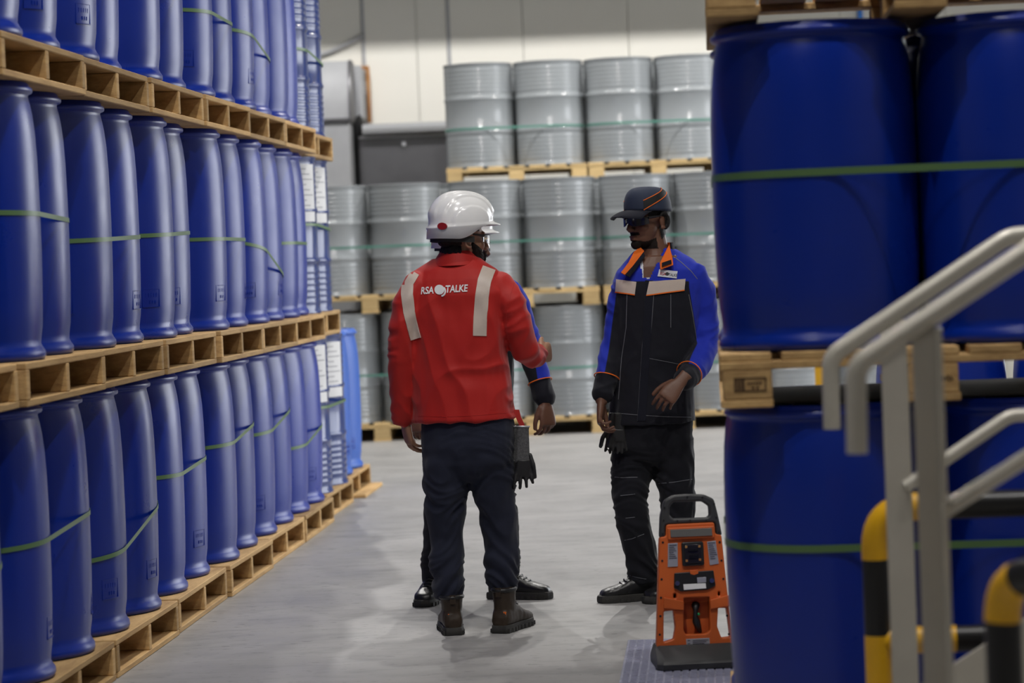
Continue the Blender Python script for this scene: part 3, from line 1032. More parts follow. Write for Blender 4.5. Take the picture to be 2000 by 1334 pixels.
GY = 6.62
g0 = at(1714, 1200, GY); g0.z = 0
gt = empty('guard_rail', g0); tag(gt, 'yellow and black tubular guard rail between staircase and blue drums', 'guard rail')
topz = at(1760, 990, GY).z
xv = at(1714, 1200, GY).x
pts = smooth_path([V((xv, GY, 0)), V((xv, GY, topz)), V((xv + 1.6, GY - .12, topz))], 0.10, 8)
zb1 = at(1714, 1240, GY).z; zb2 = at(1714, 1092, GY).z
band_tube('gt', gt, g0, pts, [zb1, zb2, topz + 0.11 - .04], 0.034, [0, 1, 0, 1])
zc = at(1820, 1248, GY).z
band_tube('gt', gt, g0, [V((xv, GY, zc)), V((xv + .18, GY - .01, zc)), V((xv + 1.6, GY - .12, zc))], [0.19], 0.033, [0, 1])
link('base_plate', box_mesh(.16, .16, .01), M['yellow'], gt, loc=(0, 0, .005))
NY = 4.95
g1 = at(1962, 1300, NY); g1.z = 0
gt = empty('guard_rail', g1); tag(gt, 'nearest guard rail elbow in yellow and black beside the steel post', 'guard rail')
x1 = g1.x; zt = at(1965, 1120, NY).z
pts = smooth_path([V((x1, NY, 0)), V((x1, NY, zt)), V((x1 + .36, NY - .55, zt))], 0.09, 8)
zc = at(1962, 1212, NY).z
tot = zt - .09
band_tube('gt', gt, g1, pts, [zc, tot + .055 + .05, tot + .055 + .11], 0.0345, [1, 0, 1, 0])
link('base_plate', box_mesh(.16, .16, .01), M['guard_black'], gt, loc=(0, 0, .005))
#PART2
# ------------------------------------------------------------------ people
def person_tools(Y0, basepx):
    base = at(basepx[0], basepx[1], Y0); base.z = 0.0
    S = F / Y0
    def P(px, py, dy=0.0):
        return at(px, py, Y0 + dy) - base
    return base, S, P


def ring(P, px, py, hw, hd, yaw, dy=0.0, n=28, p=2.4):
    """horizontal superellipse; hw, hd in metres"""
    c = P(px, py, dy)
    ax = V((math.cos(yaw), math.sin(yaw), 0)); ay = V((-math.sin(yaw), math.cos(yaw), 0))
    out = []
    for k in range(n):
        a = 2 * math.pi * k / n
        ca, sa = math.cos(a), math.sin(a)
        out.append(c + ax * (hw * math.copysign(abs(ca) ** (2 / p), ca)) + ay * (hd * math.copysign(abs(sa) ** (2 / p), sa)))
    return out


def head_pieces(mb, H, lean=0.0):
    E = lambda c, r, n=12: mb.ell(c, r, n, H)
    E((0, -.012, .032), (.073, .094, .090), 16)
    E((0, .028, -.028), (.061, .064, .083), 14)
    E((0, .036, -.072), (.051, .053, .042))
    E((0, .076, -.098), (.021, .020, .018))
    E((0, .078, .024), (.044, .016, .011))
    for s in (-1, 1):
        E((s * .036, .060, -.026), (.022, .024, .022))
        E((s * .011, .101, -.036), (.009, .011, .008))
        E((s * .080, -.014, -.008), (.008, .019, .030))
        pts = [V((s * (.088 + .005 * math.cos(a)), -.014 - .020 * math.cos(a), -.006 + .031 * math.sin(a))) for a in np.linspace(-1.9, 2.6, 14)]
        mb.tube([H @ p for p in pts], .0052, 8)
        E((s * .083, -.006, -.035), (.006, .009, .010))
    pts = [V((0, .088, .014)), V((0, .104, -.012)), V((0, .113, -.031)), V((0, .104, -.042))]
    mb.tube([H @ p for p in pts], [.007, .010, .0125, .009], 12)
    E((0, .094, -.064), (.023, .009, .0065))
    E((0, .092, -.077), (.019, .010, .0075))


def hand_pieces(mb, wrist, d, back, side, curl=(0.35, 0.45, 0.3), spread=0.05, thumb=0.6, size=1.0, thumb_in=0.25):
    """d: direction of the fingers, back: normal of the back of the hand, side: +1 when the thumb lies towards d x back ... -1 opposite"""
    d = V(d).normalized(); back = V(back); back = (back - d * back.dot(d)).normalized()
    sx = d.cross(back).normalized() * side
    w0 = V(wrist)
    L = lambda x, y, z: w0 + sx * (x * size) + d * (y * size) + back * (z * size)
    rings = []
    for (y, hw, ht, ox) in ((-.05, .027, .021, 0), (-.02, .026, .020, 0), (.0, .027, .019, 0), (.025, .034, .019, .002), (.05, .040, .017, .002), (.078, .041, .014, 0), (.092, .037, .010, 0)):
        rings.append([L(ox + hw * math.cos(a), y, ht * math.sin(a) * (1 + .15 * math.cos(2 * a))) for a in (2 * math.pi * k / 16 for k in range(16))])
    mb.loft(rings)
    for i, (x, ln, r) in enumerate(((.031, .072, .0088), (.0105, .080, .0092), (-.0105, .075, .0088), (-.030, .058, .0078))):
        ang = 0.0
        p = V((x, .078 - (0.008 if i == 3 else 0), -.001)); pts = [p.copy()]; rr = [r * 1.08]
        sp = (1.5 - i) * spread
        for k, fr in enumerate((.45, .32, .27)):
            ang += curl[k] * (1 + .10 * i)
            p = p + V((math.sin(sp) * ln * fr, math.cos(ang) * ln * fr, -math.sin(ang) * ln * fr))
            pts.append(p.copy()); rr.append(r * (1.0 - .09 * (k + 1)))
        mb.limb([L(*q) for q in pts], rr, 10)
    q0 = V((.026, .012, -.006)); q1 = q0 + V((math.sin(thumb) * .038, math.cos(thumb) * .038, -.012))
    q2 = q1 + V((math.sin(thumb - thumb_in) * .030, math.cos(thumb - thumb_in) * .030, -.008)); q3 = q2 + V((math.sin(thumb - 2 * thumb_in) * .024, math.cos(thumb - 2 * thumb_in) * .024, -.007))
    mb.limb([L(*q) for q in (q0, q1, q2, q3)], [.0135, .0118, .0105, .009], 10)


def shell(me, Hi, maskfn, thick, name, noise_amp=0.002, nscale=90.0):
    """part of a surface lifted along its normals (hair, beard)"""
    c = coords(me); n = normals(me)
    l = np.array([(Hi @ V(p))[:] for p in c[:]]) if False else (np.c_[c, np.ones(len(c))] @ np.array(Hi).T)[:, :3]
    m = maskfn(l)
    keep = m > 0
    t = thick * np.clip(m, 0, 1) + noise_amp * pnoise(c * nscale) * np.clip(m * 2, 0, 1)
    t = np.maximum(t, 0.0006)
    bm = bmesh.new(); vm = {}
    for p in me.polygons:
        vs = p.vertices
        if all(keep[i] for i in vs):
            q = []
            for i in vs:
                if i not in vm: vm[i] = bm.verts.new(c[i] + n[i] * t[i])
                q.append(vm[i])
            try: bm.faces.new(q)
            except ValueError: pass
    out = bpy.data.meshes.new(name); bm.to_mesh(out); bm.free()
    out.polygons.foreach_set('use_smooth', [True] * len(out.polygons))
    return out


def wrinkle(me, fn):
    c = coords(me); n = normals(me)
    set_coords(me, c + n * fn(c, n)[:, None])


def ridged(P): return 1.0 - np.abs(pnoise(P)) * 2.0


def helmet(parent, H, badge_side=1):
    """white hard hat in head coordinates"""
    a, b = .113, .136
    NT, NP = 120, 40
    def rimz(th): return .050 + .016 * math.cos(th)
    def base(th, s=1.0, e=0.0): return V((math.sin(th) * (a * s + e), math.cos(th) * (b * s + e) - .006, 0))
    rows = []
    th_ = [2 * math.pi * k / NT for k in range(NT)]
    ss = lambda x, lo, hi: float(sstep(x, lo, hi))
    rows.append([base(t, 1.045) + V((0, 0, (lambda z: z)(-.006 + (rimz(t) - .004 + .006) * ss(math.cos(t), -.45, .45)))) for t in th_])
    rows.append([base(t, 1.035, .020 * ss(math.cos(t), .35, .95) * .6) + V((0, 0, rimz(t) - .004 - .004 * ss(math.cos(t), .35, .95))) for t in th_])
    rows.append([base(t, 1.060, .022 * ss(math.cos(t), .35, .95)) + V((0, 0, rimz(t) - .001 - .006 * ss(math.cos(t), .35, .95))) for t in th_])
    rows.append([base(t, 1.055, .022 * ss(math.cos(t), .35, .95)) + V((0, 0, rimz(t) + .003 - .005 * ss(math.cos(t), .35, .95))) for t in th_])
    rows.append([base(t, 1.015, .004) + V((0, 0, rimz(t) + .006)) for t in th_])
    for i in range(1, NP):
        ph = math.pi / 2 * i / NP
        r = math.cos(ph) ** .78; z = .126 * math.sin(ph) ** 0.95
        row = []
        for t in th_:
            q = base(t, r)
            x_, y_, z_ = q.x, q.y + .006, z
            nv = V((x_ / a ** 2, y_ / b ** 2, z_ / .126 ** 2)).normalized()
            fade = ss(ph, .10, .40)
            h = fade * (.0055 * (1 - ss(abs(x_), .027, .033)) + .0055 * (1 - ss(abs(x_), .060, .067)))
            h += .0045 * (1 - ss((y_ / .085) ** 2 + ((z_ - .012) / .062) ** 2, .80, 1.05)) * ss(abs(x_), .070, .080)
            tilt = .016 * math.cos(t) * (1 - math.sin(ph))
            row.append(V((q.x, q.y, .056 + tilt + z)) + nv * h)
        rows.append(row)
    me = MB().loft([[H @ p for p in r] for r in rows], cap=False)
    top = H @ V((0, -.006, .1935))
    o = len(me.v); me.v.append(tuple(top)); lastr = (len(rows) - 1) * NT
    me.f += [[lastr + k, lastr + (k + 1) % NT, o] for k in range(NT)]
    m = me.mesh('shell', 180)
    hl = link('helmet', m, M['helmet'], parent)
    so = hl.modifiers.new('thick', 'SOLIDIFY'); so.thickness = .003; so.offset = -1
    # vents on both sides of the crown
    for s in (-1, 1):
        for k in range(4):
            y = .045 - k * .022
            ph = .95
            x = s * (.052)
            z = .056 + .126 * math.sqrt(max(0, 1 - (x / a) ** 2 - (y / b) ** 2)) ** 0.9 + .004
            mb = MB().box((x, y, z), (.008, .013, .006), Matrix.Rotation(s * .5, 3, 'Y'))
            mb.v = [tuple(H @ V(v)) for v in mb.v]
            link('vent', mb.mesh('vent'), M['black'], hl)
    # badge
    th = math.pi - badge_side * .62
    c = base(th, 1.075) + V((0, 0, rimz(th) + .006)); nrm = V((math.sin(th), math.cos(th), .1)).normalized(); t = V((0, 0, 1)).cross(nrm).normalized()
    mb = MB()
    r0 = [H @ (c + t * (.021 * math.cos(q)) + V((0, 0, .014 * math.sin(q))) - nrm * .006) for q in np.linspace(0, 2 * math.pi, 24, endpoint=False)]
    r1 = [H @ (c + t * (.021 * math.cos(q)) + V((0, 0, .014 * math.sin(q))) + nrm * .002) for q in np.linspace(0, 2 * math.pi, 24, endpoint=False)]
    link('badge', mb.loft([r0, r1]).mesh('badge', 40), M['badge'], hl)
    # head band and ratchet below the rear rim
    rows = []
    for k in range(25):
        t = math.pi + (k / 24 - .5) * 3.3
        e = base(t, .93)
        rows.append([H @ (e + V((0, 0, z))) for z in (-.018, .006)] + [H @ (base(t, .90) + V((0, 0, z))) for z in (.006, -.018)])
    link('head_band', MB().loft(rows).mesh('band', 40), M['sole'], hl)
    return hl


def glasses(parent, H, lens, frame='black'):
    g = empty('safety_glasses'); g.parent = parent
    rows = []
    for k in range(25):
        t = (k / 24 - .5) * 2.5
        x, y = .077 * math.sin(t), .034 + .084 * math.cos(t)
        nose = math.exp(-(t / .22) ** 2)
        z0 = -.022 + .016 * nose + .006 * abs(t) ** 2; z1 = .020 - .004 * abs(t)
        rows.append([H @ V((x, y, z0)), H @ V((x, y, (z0 + z1) / 2)), H @ V((x * .985, y - .001, z1)), H @ V((x * .97, y - .003, z1)), H @ V((x * .975, y - .0025, (z0 + z1) / 2)), H @ V((x * .97, y - .0025, z0))])
    link('lens', MB().loft(rows).mesh('lens', 60), M[lens], g)
    br = []
    for k in range(25):
        t = (k / 24 - .5) * 2.5
        br.append(H @ V((.078 * math.sin(t), .034 + .085 * math.cos(t), .0205 - .004 * abs(t))))
    link('brow_bar', MB().tube(br, .0022, 8).mesh('bar', 60), M[frame], g)
    for s in (-1, 1):
        link('temple_arm', MB().tube([H @ V(p) for p in ((s * .074, .062, .012), (s * .081, .03, .014), (s * .083, -.012, .016), (s * .080, -.035, -.002))], [.005, .0045, .003, .003], 8).mesh('arm', 60), M[frame], g)
    return g


def eyes(parent, H):
    for s in (-1, 1):
        e = link('eye', MB().ell((s * .031, .076, .006), (.012, .012, .012), 10, H).mesh('eye', 180), M['eye'], parent)
        link('iris', MB().ell((s * .031, .0865, .006), (.0055, .002, .0055), 8, H).mesh('iris', 180), M['iris'], e)


def boot(parent, pos, d, leather, height=.15, mark=None, size=1.0, tab=True):
    """pos: floor point under the ankle, d: toe direction"""
    d = V((d[0], d[1], 0)).normalized(); sx = V((d.y, -d.x, 0)); pos = V((pos[0], pos[1], 0.0))
    Q = lambda x, y, z: V(pos) + sx * (x * size) + d * (y * size) + V((0, 0, z * size))
    mb = MB(); rings = []
    for (y, hw, zt) in ((-.082, .020, .060), (-.074, .034, .085), (-.05, .040, .105), (-.01, .041, .115), (.03, .041, .110), (.06, .042, .098), (.09, .045, .082), (.125, .047, .069), (.155, .045, .062), (.178, .037, .054), (.190, .020, .042)):
        rings.append([Q(hw * math.copysign(abs(math.cos(a)) ** .8, math.cos(a)), y, .016 + (zt - .016) * (.5 + .5 * math.copysign(abs(math.sin(a)) ** .75, math.sin(a)))) for a in (2 * math.pi * k / 20 for k in range(20))])
    mb.loft(rings)
    rings = []
    for (z, rx, ry, oy) in ((.05, .040, .062, -.012), (.09, .040, .058, -.016), (.12, .042, .055, -.020), (height, .045, .056, -.022)):
        rings.append([Q(rx * math.cos(a), oy + ry * math.sin(a), z) for a in (2 * math.pi * k / 20 for k in range(20))])
    mb.loft(rings)
    me = fuse(mb, .005, 3)
    wrinkle(me, lambda c, n: .0016 * pnoise(c * 45))
    bo = link('boot', me, M[leather], parent)
    out = [(.030, -.088), (.041, -.06), (.042, -.01), (.040, .03), (.046, .08), (.050, .12), (.047, .16), (.034, .192), (.0, .205)]
    pl = out + [(-x, y) for x, y in out[-2::-1]]
    rings = [[Q(x * k, y * k + (1 - k) * .05, z) for x, y in pl] for k, z in ((.97, 0), (1.0, .006), (1.0, .022), (.985, .030), (.93, .032))]
    link('sole', MB().loft(rings).mesh('sole', 40), M['sole'], bo)
    for k in range(9):
        y = -.07 + k * .03
        for s in (-1, 1):
            hw = np.interp(y, [p[1] for p in out], [p[0] for p in out])
            b_ = MB().box((0, 0, 0), (.006, .014, .016))
            b_.v = [tuple(Q(s * (hw + .0005) + v[0], y + v[1], .010 + v[2])) for v in b_.v]
            link('tread_lug', b_.mesh('lug'), M['sole'], bo)
    for k in range(4):
        y = .045 + k * .018; z = .112 - k * .011
        link('lace', MB().tube([Q(-.022, y, z - .004), Q(0, y + .004, z + .004), Q(.022, y, z - .004)], .0028 * size, 6).mesh('lace', 60), M['black'], bo)
    link('collar_pad', MB().tube([Q(.043 * math.cos(a), -.022 + .054 * math.sin(a), height - .004) for a in np.linspace(0, 2 * math.pi, 21)], .008, 8).mesh('pad', 60), M['black'], bo)
    if tab:
        b_ = MB().box((0, 0, 0), (.022, .004, .035)); b_.v = [tuple(Q(v[0], -.079 + v[1], height - .01 + v[2])) for v in b_.v]
        link('pull_tab', b_.mesh('tab'), M[leather], bo)
    if mark:
        b_ = MB()
        for s in (0, 1):
            b_.box((mark * .030 + s * .006, -.071, .078), (.004, .006, .012)); b_.box((mark * .030 + s * .006, -.071, .062), (.004, .006, .008))
        b_.v = [tuple(Q(*v)) for v in b_.v]
        link('orange_mark', b_.mesh('mark'), M['orange_cloth'], bo)
    return bo


def make_person(label, Y0, basepx, g):
    base, S, P = person_tools(Y0, basepx)
    t = empty('person', base); tag(t, label, 'person')
    return t, base, S, P


def headmat(P, px, py, yaw, pitch=0.0, tilt=0.0, dy=0.0, size=1.0):
    """yaw: direction of the face measured from +Y (away) clockwise towards +X"""
    return Matrix.Translation(P(px, py, dy)) @ Matrix.Rotation(-yaw, 4, 'Z') @ Matrix.Rotation(pitch, 4, 'X') @ Matrix.Rotation(tilt, 4, 'Y') @ Matrix.Scale(size, 4)


def trousers(parent, P, S, pelvis, legs, m, yaw, voxel=.0065, seed=0.0, name='trousers'):
    mb = MB()
    mb.loft([ring(P, x, y, hw / S, hd, yaw, dy) for (x, y, hw, hd, dy) in pelvis])
    ank = []
    for lg in legs:
        pts = [P(x, y, dy) for (x, y, r, dy) in lg]
        rr = [r for (_, _, r, _) in lg]
        mb.tube([pts[0] + V((0, 0, .06))] + pts, [rr[0] * .9] + rr, 20)
    me = fuse(mb, voxel, 10)
    zs = [P(lg[-1][0], lg[-1][1], lg[-1][3]).z for lg in legs]; za = min(zs)
    zk = P(legs[0][-4][0], legs[0][-4][1]).z
    zc = P(*pelvis[-1][:2]).z
    def fn(c, n):
        z = c[:, 2]
        w1 = np.exp(-((z - za - .07) / .09) ** 2) * 1.0 + np.exp(-((z - zk) / .13) ** 2) * .75 + np.exp(-((z - zc + .03) / .12) ** 2) * .8 + .25
        q = np.c_[c[:, 0] * 5 + c[:, 2] * 3, c[:, 1] * 5 + c[:, 2] * 2, c[:, 2] * 17 + 4 * pnoise(c * 4 + seed)]
        return (.0085 * w1) * (ridged(q + seed) - .55) + .003 * pnoise(c * 22 + seed)
    wrinkle(me, fn)
    me2 = me
    o = link(name, me2, M[m], parent)
    return o


# ---- person in the red shirt ---------------------------------------------------------------
YR = 10.5
pr, base, S, P = make_person('person in red long-sleeved shirt and white helmet seen from behind', YR, (940, 1236), None)
YAW = R(-15)
sh = MB()
sh.loft([ring(P, x, y, hw / S, hd, YAW, dy, p=pw) for (x, y, hw, hd, dy, pw) in (
    (890, 503, 46, .060, .02, 2.0), (889, 514, 62, .075, .02, 2.0), (887, 527, 84, .090, .015, 2.1), (887, 545, 103, .105, .01, 2.2), (889, 575, 108, .118, 0, 2.3), (892, 620, 101, .128, 0, 2.3), (896, 690, 97, .132, 0, 2.3),
    (902, 760, 98, .135, 0, 2.3), (906, 800, 99, .138, 0, 2.3), (908, 821, 101, .141, 0, 2.3))])
sh.limb([P(818, 556, 0), P(797, 590, -.02), P(787, 640, -.03), P(783, 700, -.02), P(786, 765, .02), P(787, 815, .05)], [.062, .060, .055, .051, .049, .046], 20)
sh.limb([P(972, 558, -.03), P(998, 592, -.06), P(1012, 640, -.06), P(1025, 682, -.03), P(1036, 694, .05), P(1050, 694, .16)], [.062, .060, .057, .055, .050, .043], 20)
me = fuse(sh, .006, 5)
zsh = P(890, 560).z
xb = P(880, 600).x


def red_folds(c, n):
    x, z = c[:, 0], c[:, 2]
    back = sstep(z, P(0, 640).z - .05, P(0, 560).z)
    t = (1 - back) * .8 + .2
    q1 = np.c_[x * 9 + z * 2.2, c[:, 1] * 4, z * 2.6 + 1.5 * pnoise(c * 3)]
    q2 = np.c_[x * 5 - z * 3, c[:, 1] * 4, z * 6 + 2 * pnoise(c * 3 + 5)]
    ar = sstep(np.abs(x - xb), .19, .23)
    q3 = np.c_[x * 6 + 7, c[:, 1] * 6, z * 15 + 2 * pnoise(c * 4)]
    return (1 - ar) * (.010 * t * (ridged(q1) - .5) + .008 * t * (ridged(q2) - .5)) + ar * .009 * (ridged(q3) - .5)


wrinkle(me, red_folds)
shirt = link('shirt', me, M['red'], pr)
bv = bvh_of(me, base)
# collar
mbc = MB(); rows = []
for k in range(41):
    a = 2 * math.pi * k / 40
    e = V((math.cos(a + YAW), math.sin(a + YAW), 0))
    c = P(893, 503, .02)
    fr = max(0.0, math.sin(a))      # front is +Y
    rows.append([c + V((e.x * .058, e.y * .060, .022 - .02 * fr)), c + V((e.x * .066, e.y * .068, .026 - .02 * fr)), c + V((e.x * .083, e.y * .083, .002 - .015 * fr)), c + V((e.x * .102, e.y * .094, -.030 - .01 * fr)),
                 c + V((e.x * .098, e.y * .090, -.033 - .01 * fr)), c + V((e.x * .074, e.y * .072, -.002 - .015 * fr))])
link('collar', MB().loft(rows, cap=False).mesh('collar', 50), M['red'], shirt)
# reflective braces on the back
for line, wd in (([(809, 532), (797, 552), (795, 575), (799, 610), (806, 640), (812, 662)], 22), ([(955, 524), (946, 548), (941, 580), (938, 620), (937, 656)], 26)):
    g = strip_grid(line, wd, 5, 5)
    link('reflective_strip', decal(bv, g, base, .0035, .003), M['reflect'], shirt)
# logo lettering
txt = text_mesh('RSA', 1.0, .18, .025, 1.0)
k = lay_text(bv, txt, 834.5, 574, 19, base, -.055, sx=.76); link('logo_lettering', k, M['white_print'], shirt)
txt = text_mesh('TALKE', 1.0, .18, .025, 1.0)
k = lay_text(bv, txt, 891.5, 570.5, 19, base, -.055, sx=.78); link('logo_lettering', k, M['white_print'], shirt)


def disc_grid(cx, cy, r, rings=5, n=24):
    return [[(cx + r * i / rings * math.cos(2 * math.pi * k / n), cy + r * i / rings * math.sin(2 * math.pi * k / n)) for k in range(n + 1)] for i in range(0, rings + 1)]


link('logo_globe', decal(bv, disc_grid(858.5, 566, 9.5), base, .003, .002), M['white_print'], shirt)
arc = [(862 + 8 * math.cos(a), 569 + 9 * math.sin(a)) for a in np.linspace(-.9, 1.5, 12)]
link('logo_swoosh', decal(bv, strip_grid(arc, 3.2, 2, 3), base, .003, .002), M['white_print'], shirt)
g = strip_grid([(815, 812), (870, 814), (930, 811), (985, 806), (1003, 803)], 1.6, 6, 2)
link('hem_seam', decal(bv, g, base, .001, .002), M['red'], shirt)
g = strip_grid([(1004, 552), (997, 575), (990, 605), (987, 640)], 1.5, 5, 2)
link('sleeve_seam', decal(bv, g, base, .0015, .002), M['red'], shirt)

trousers(pr, P, S, [(912, 795, 88, .118, 0), (913, 830, 92, .128, 0), (914, 870, 93, .134, 0), (915, 905, 88, .124, 0), (916, 925, 70, .100, 0), (917, 940, 40, .06, 0)],
         [[(878, 850, .094, 0), (874, 905, .100, 0), (871, 940, .094, 0), (870, 965, .086, 0), (870, 1000, .080, .01), (872, 1050, .067, .02), (872, 1100, .069, .01), (875, 1145, .062, 0), (876, 1172, .055, 0)],
          [(948, 850, .094, 0), (956, 905, .100, 0), (962, 940, .092, 0), (966, 965, .083, .0), (971, 1000, .076, .02), (977, 1050, .067, .03), (979, 1100, .069, .03), (981, 1132, .064, .03), (982, 1155, .056, .03)]], 'navy', YAW, seed=3.3)
hm = headmat(P, 902, 466, R(62), R(-4), 0, .02, .97)
bd = MB()
head_pieces(bd, hm)
bd.limb([hm @ V((0, -.022, -.05)), P(893, 508, .02), P(890, 540, .01)], [.056, .060, .07], 18)
bd.loft([ring(P, 890, 530, .10, .06, YAW), ring(P, 890, 570, .16, .08, YAW), ring(P, 893, 640, .15, .09, YAW), ring(P, 905, 790, .15, .09, YAW)])
bd.limb([P(825, 562), P(797, 600, -.02), P(784, 700, -.02), P(790, 812, .05)], [.045, .042, .036, .030], 14)
bd.limb([P(960, 562, -.03), P(1000, 602, -.05), P(1026, 686, -.02), P(1056, 693, .19)], [.045, .042, .036, .028], 14)
hand_pieces(bd, P(792, 822, .055), (.12, .12, -1), (-.85, -.35, 0), 1, (.30, .45, .35), .03, .35)
hand_pieces(bd, P(1059, 695, .21), (.35, .9, .15), (.85, -.35, .0), -1, (1.1, 1.2, .7), .02, .5)
me = fuse(bd, .0035, 2, .5)
link('body', me, M['skin_a'], pr)
Hi = hm.inverted()
link('hair', shell(me, Hi, lambda l: np.minimum.reduce([np.where(l[:, 1] > -.030, (l[:, 2] - .03) * 60, 1), (-l[:, 1] + .05) * 60, (l[:, 2] + .078 + .4 * np.maximum(0, l[:, 1] + .05)) * 80, np.where(l[:, 2] < .03, (.077 - np.abs(l[:, 0])) * 90, 1)]), .010, 'hair', .004), M['hair'], pr)
link('beard', shell(me, Hi, lambda l: np.minimum.reduce([(l[:, 1] - .012 + .20 * (l[:, 2] + .03)) * 80, (np.where(np.abs(l[:, 0]) > .045, -.008 - .60 * np.maximum(0, l[:, 1] - .012), -.048) - l[:, 2]) * 70, (.074 - np.abs(l[:, 0])) * 90, (l[:, 2] + .135) * 60]), .0075, 'beard', .003, 160), M['beard'], pr)
eyes(pr, hm); glasses(pr, hm, 'clear'); helmet(pr, hm, 1)
boot(pr, P(883, 1216, -.02), (-.10, 1), 'leather_brown', .15, 1 * -.6)
boot(pr, P(991, 1216, -.02), (.38, .92), 'leather_brown', .17, .6)
for o in [c for c in pr.children if c.name.startswith('boot')]:
    pass

# gloves clipped to the belt of the red-shirted person
gb = P(1019, 815, -.02) + base
gl = empty('work_gloves', gb); tag(gl, 'pair of grey knit gloves with black coating hanging at red-shirted person hip', 'gloves')
Pg = lambda px, py, dy=0.0: at(px, py, gb.y + dy) - gb
for (cx, tip, dy, fo) in ((1024, 0, -.04, 0), (1012, 4, .0, 1)):
    mb = MB()
    mb.loft([[Pg(cx - 3 + s * hw + 0, y, dy + sd * .010) for s, sd in ((-1, 0), (-.7, -1), (0, -1.3), (.7, -1), (1, 0), (.7, 1), (0, 1.3), (-.7, 1))] for y, hw in ((833, 13), (850, 13), (880, 14), (905, 16))])
    link('cuff', fuse(mb, .004, 2), M['glove_knit'], gl)
    mb = MB()
    mb.loft([[Pg(cx - 2 + s * hw, y, dy + sd * .012) for s, sd in ((-1, 0), (-.7, -1), (0, -1.3), (.7, -1), (1, 0), (.7, 1), (0, 1.3), (-.7, 1))] for y, hw in ((898, 15), (915, 18), (925, 17), (930, 13))])
    for (fx, l, tx) in ((-13, 30, -5), (-4.5, 36, -2), (4.5, 33, 2), (13, 25, 6)):
        mb.limb([Pg(cx - 2 + fx, 915, dy), Pg(cx - 2 + fx + tx * .5, 920 + l * .6, dy - .01), Pg(cx - 2 + fx + tx, 918 + l, dy - .006)], [.0080, .0076, .0066], 8)
    mb.limb([Pg(cx + 11, 888, dy), Pg(cx + 18, 908, dy - .01), Pg(cx + 21, 932, dy - .005)], [.009, .009, .008], 8)
    link('coated_palm', fuse(mb, .004, 2), M['glove_coat'], gl)
    link('cuff_hem', MB().tube([Pg(cx - 3 + 13 * math.cos(a), 833, dy + .012 * math.sin(a)) for a in np.linspace(0, 2 * math.pi, 17)], .0035, 6).mesh('hem', 60), M['silver'], gl)
link('red_clip_strap', MB().loft([[Pg(x - 5, y, -.02), Pg(x + 6, y, -.02), Pg(x + 6, y, -.016), Pg(x - 5, y, -.016)] for x, y in ((1008, 800), (1012, 815), (1018, 828), (1021, 842))]).mesh('clip'), M['red_web'], gl)

# ---- shared jacket builder -----------------------------------------------------------------
def panel_material(name, blue, navy):
    m = bpy.data.materials.new(name); m.use_nodes = True; nt = m.node_tree; b = nt.nodes['Principled BSDF']
    at_ = nt.nodes.new('ShaderNodeAttribute'); at_.attribute_name = 'panel'
    r = nt.nodes.new('ShaderNodeMapRange'); r.inputs['From Min'].default_value = -.0015; r.inputs['From Max'].default_value = .0015
    nt.links.new(at_.outputs['Fac'], r.inputs['Value'])
    x = nt.nodes.new('ShaderNodeMix'); x.data_type = 'RGBA'
    x.inputs['A'].default_value = (*navy, 1); x.inputs['B'].default_value = (*blue, 1)
    nt.links.new(r.outputs[0], x.inputs['Factor']); nt.links.new(x.outputs['Result'], b.inputs['Base Color'])
    b.inputs['Roughness'].default_value = .8; b.inputs['Specular IOR Level'].default_value = .25; b.inputs['Sheen Weight'].default_value = .1
    n = nt.nodes.new('ShaderNodeTexNoise'); n.inputs['Scale'].default_value = 420
    tc = nt.nodes.new('ShaderNodeTexCoord'); nt.links.new(tc.outputs['Object'], n.inputs['Vector'])
    bp = nt.nodes.new('ShaderNodeBump'); bp.inputs['Strength'].default_value = .15; bp.inputs['Distance'].default_value = .004
    nt.links.new(n.outputs['Fac'], bp.inputs['Height']); nt.links.new(bp.outputs[0], b.inputs['Normal'])
    return m


M['jacket'] = panel_material('blue_and_navy_jacket_cloth', (0.013, 0.030, 0.42), (0.0075, 0.008, 0.014))


def set_panel(me, vals):
    a = me.attributes.new('panel', 'FLOAT', 'POINT'); a.data.foreach_set('value', np.asarray(vals, np.float32))


def jacket_folds(x0):
    def fn(c, n):
        x, z = c[:, 0], c[:, 2]
        q1 = np.c_[x * 7 + z * 1.5, c[:, 1] * 4, z * 3.5 + 1.5 * pnoise(c * 3 + 2)]
        ar = sstep(np.abs(x - x0), .15, .19)
        q3 = np.c_[x * 6 + 3, c[:, 1] * 6, z * 14 + 2.5 * pnoise(c * 4 + 9)]
        return (1 - ar) * .006 * (ridged(q1) - .5) + ar * .0075 * (ridged(q3) - .5) + .0015 * pnoise(c * 30)
    return fn


def ring_tube(parent, name, c, d, r, w_, m):
    a, b = frame_from(V(d))
    link(name, MB().tube([V(c) + (a * math.cos(q) + b * math.sin(q)) * r for q in np.linspace(0, 2 * math.pi, 29)], w_, 6).mesh(name, 60), M[m], parent)


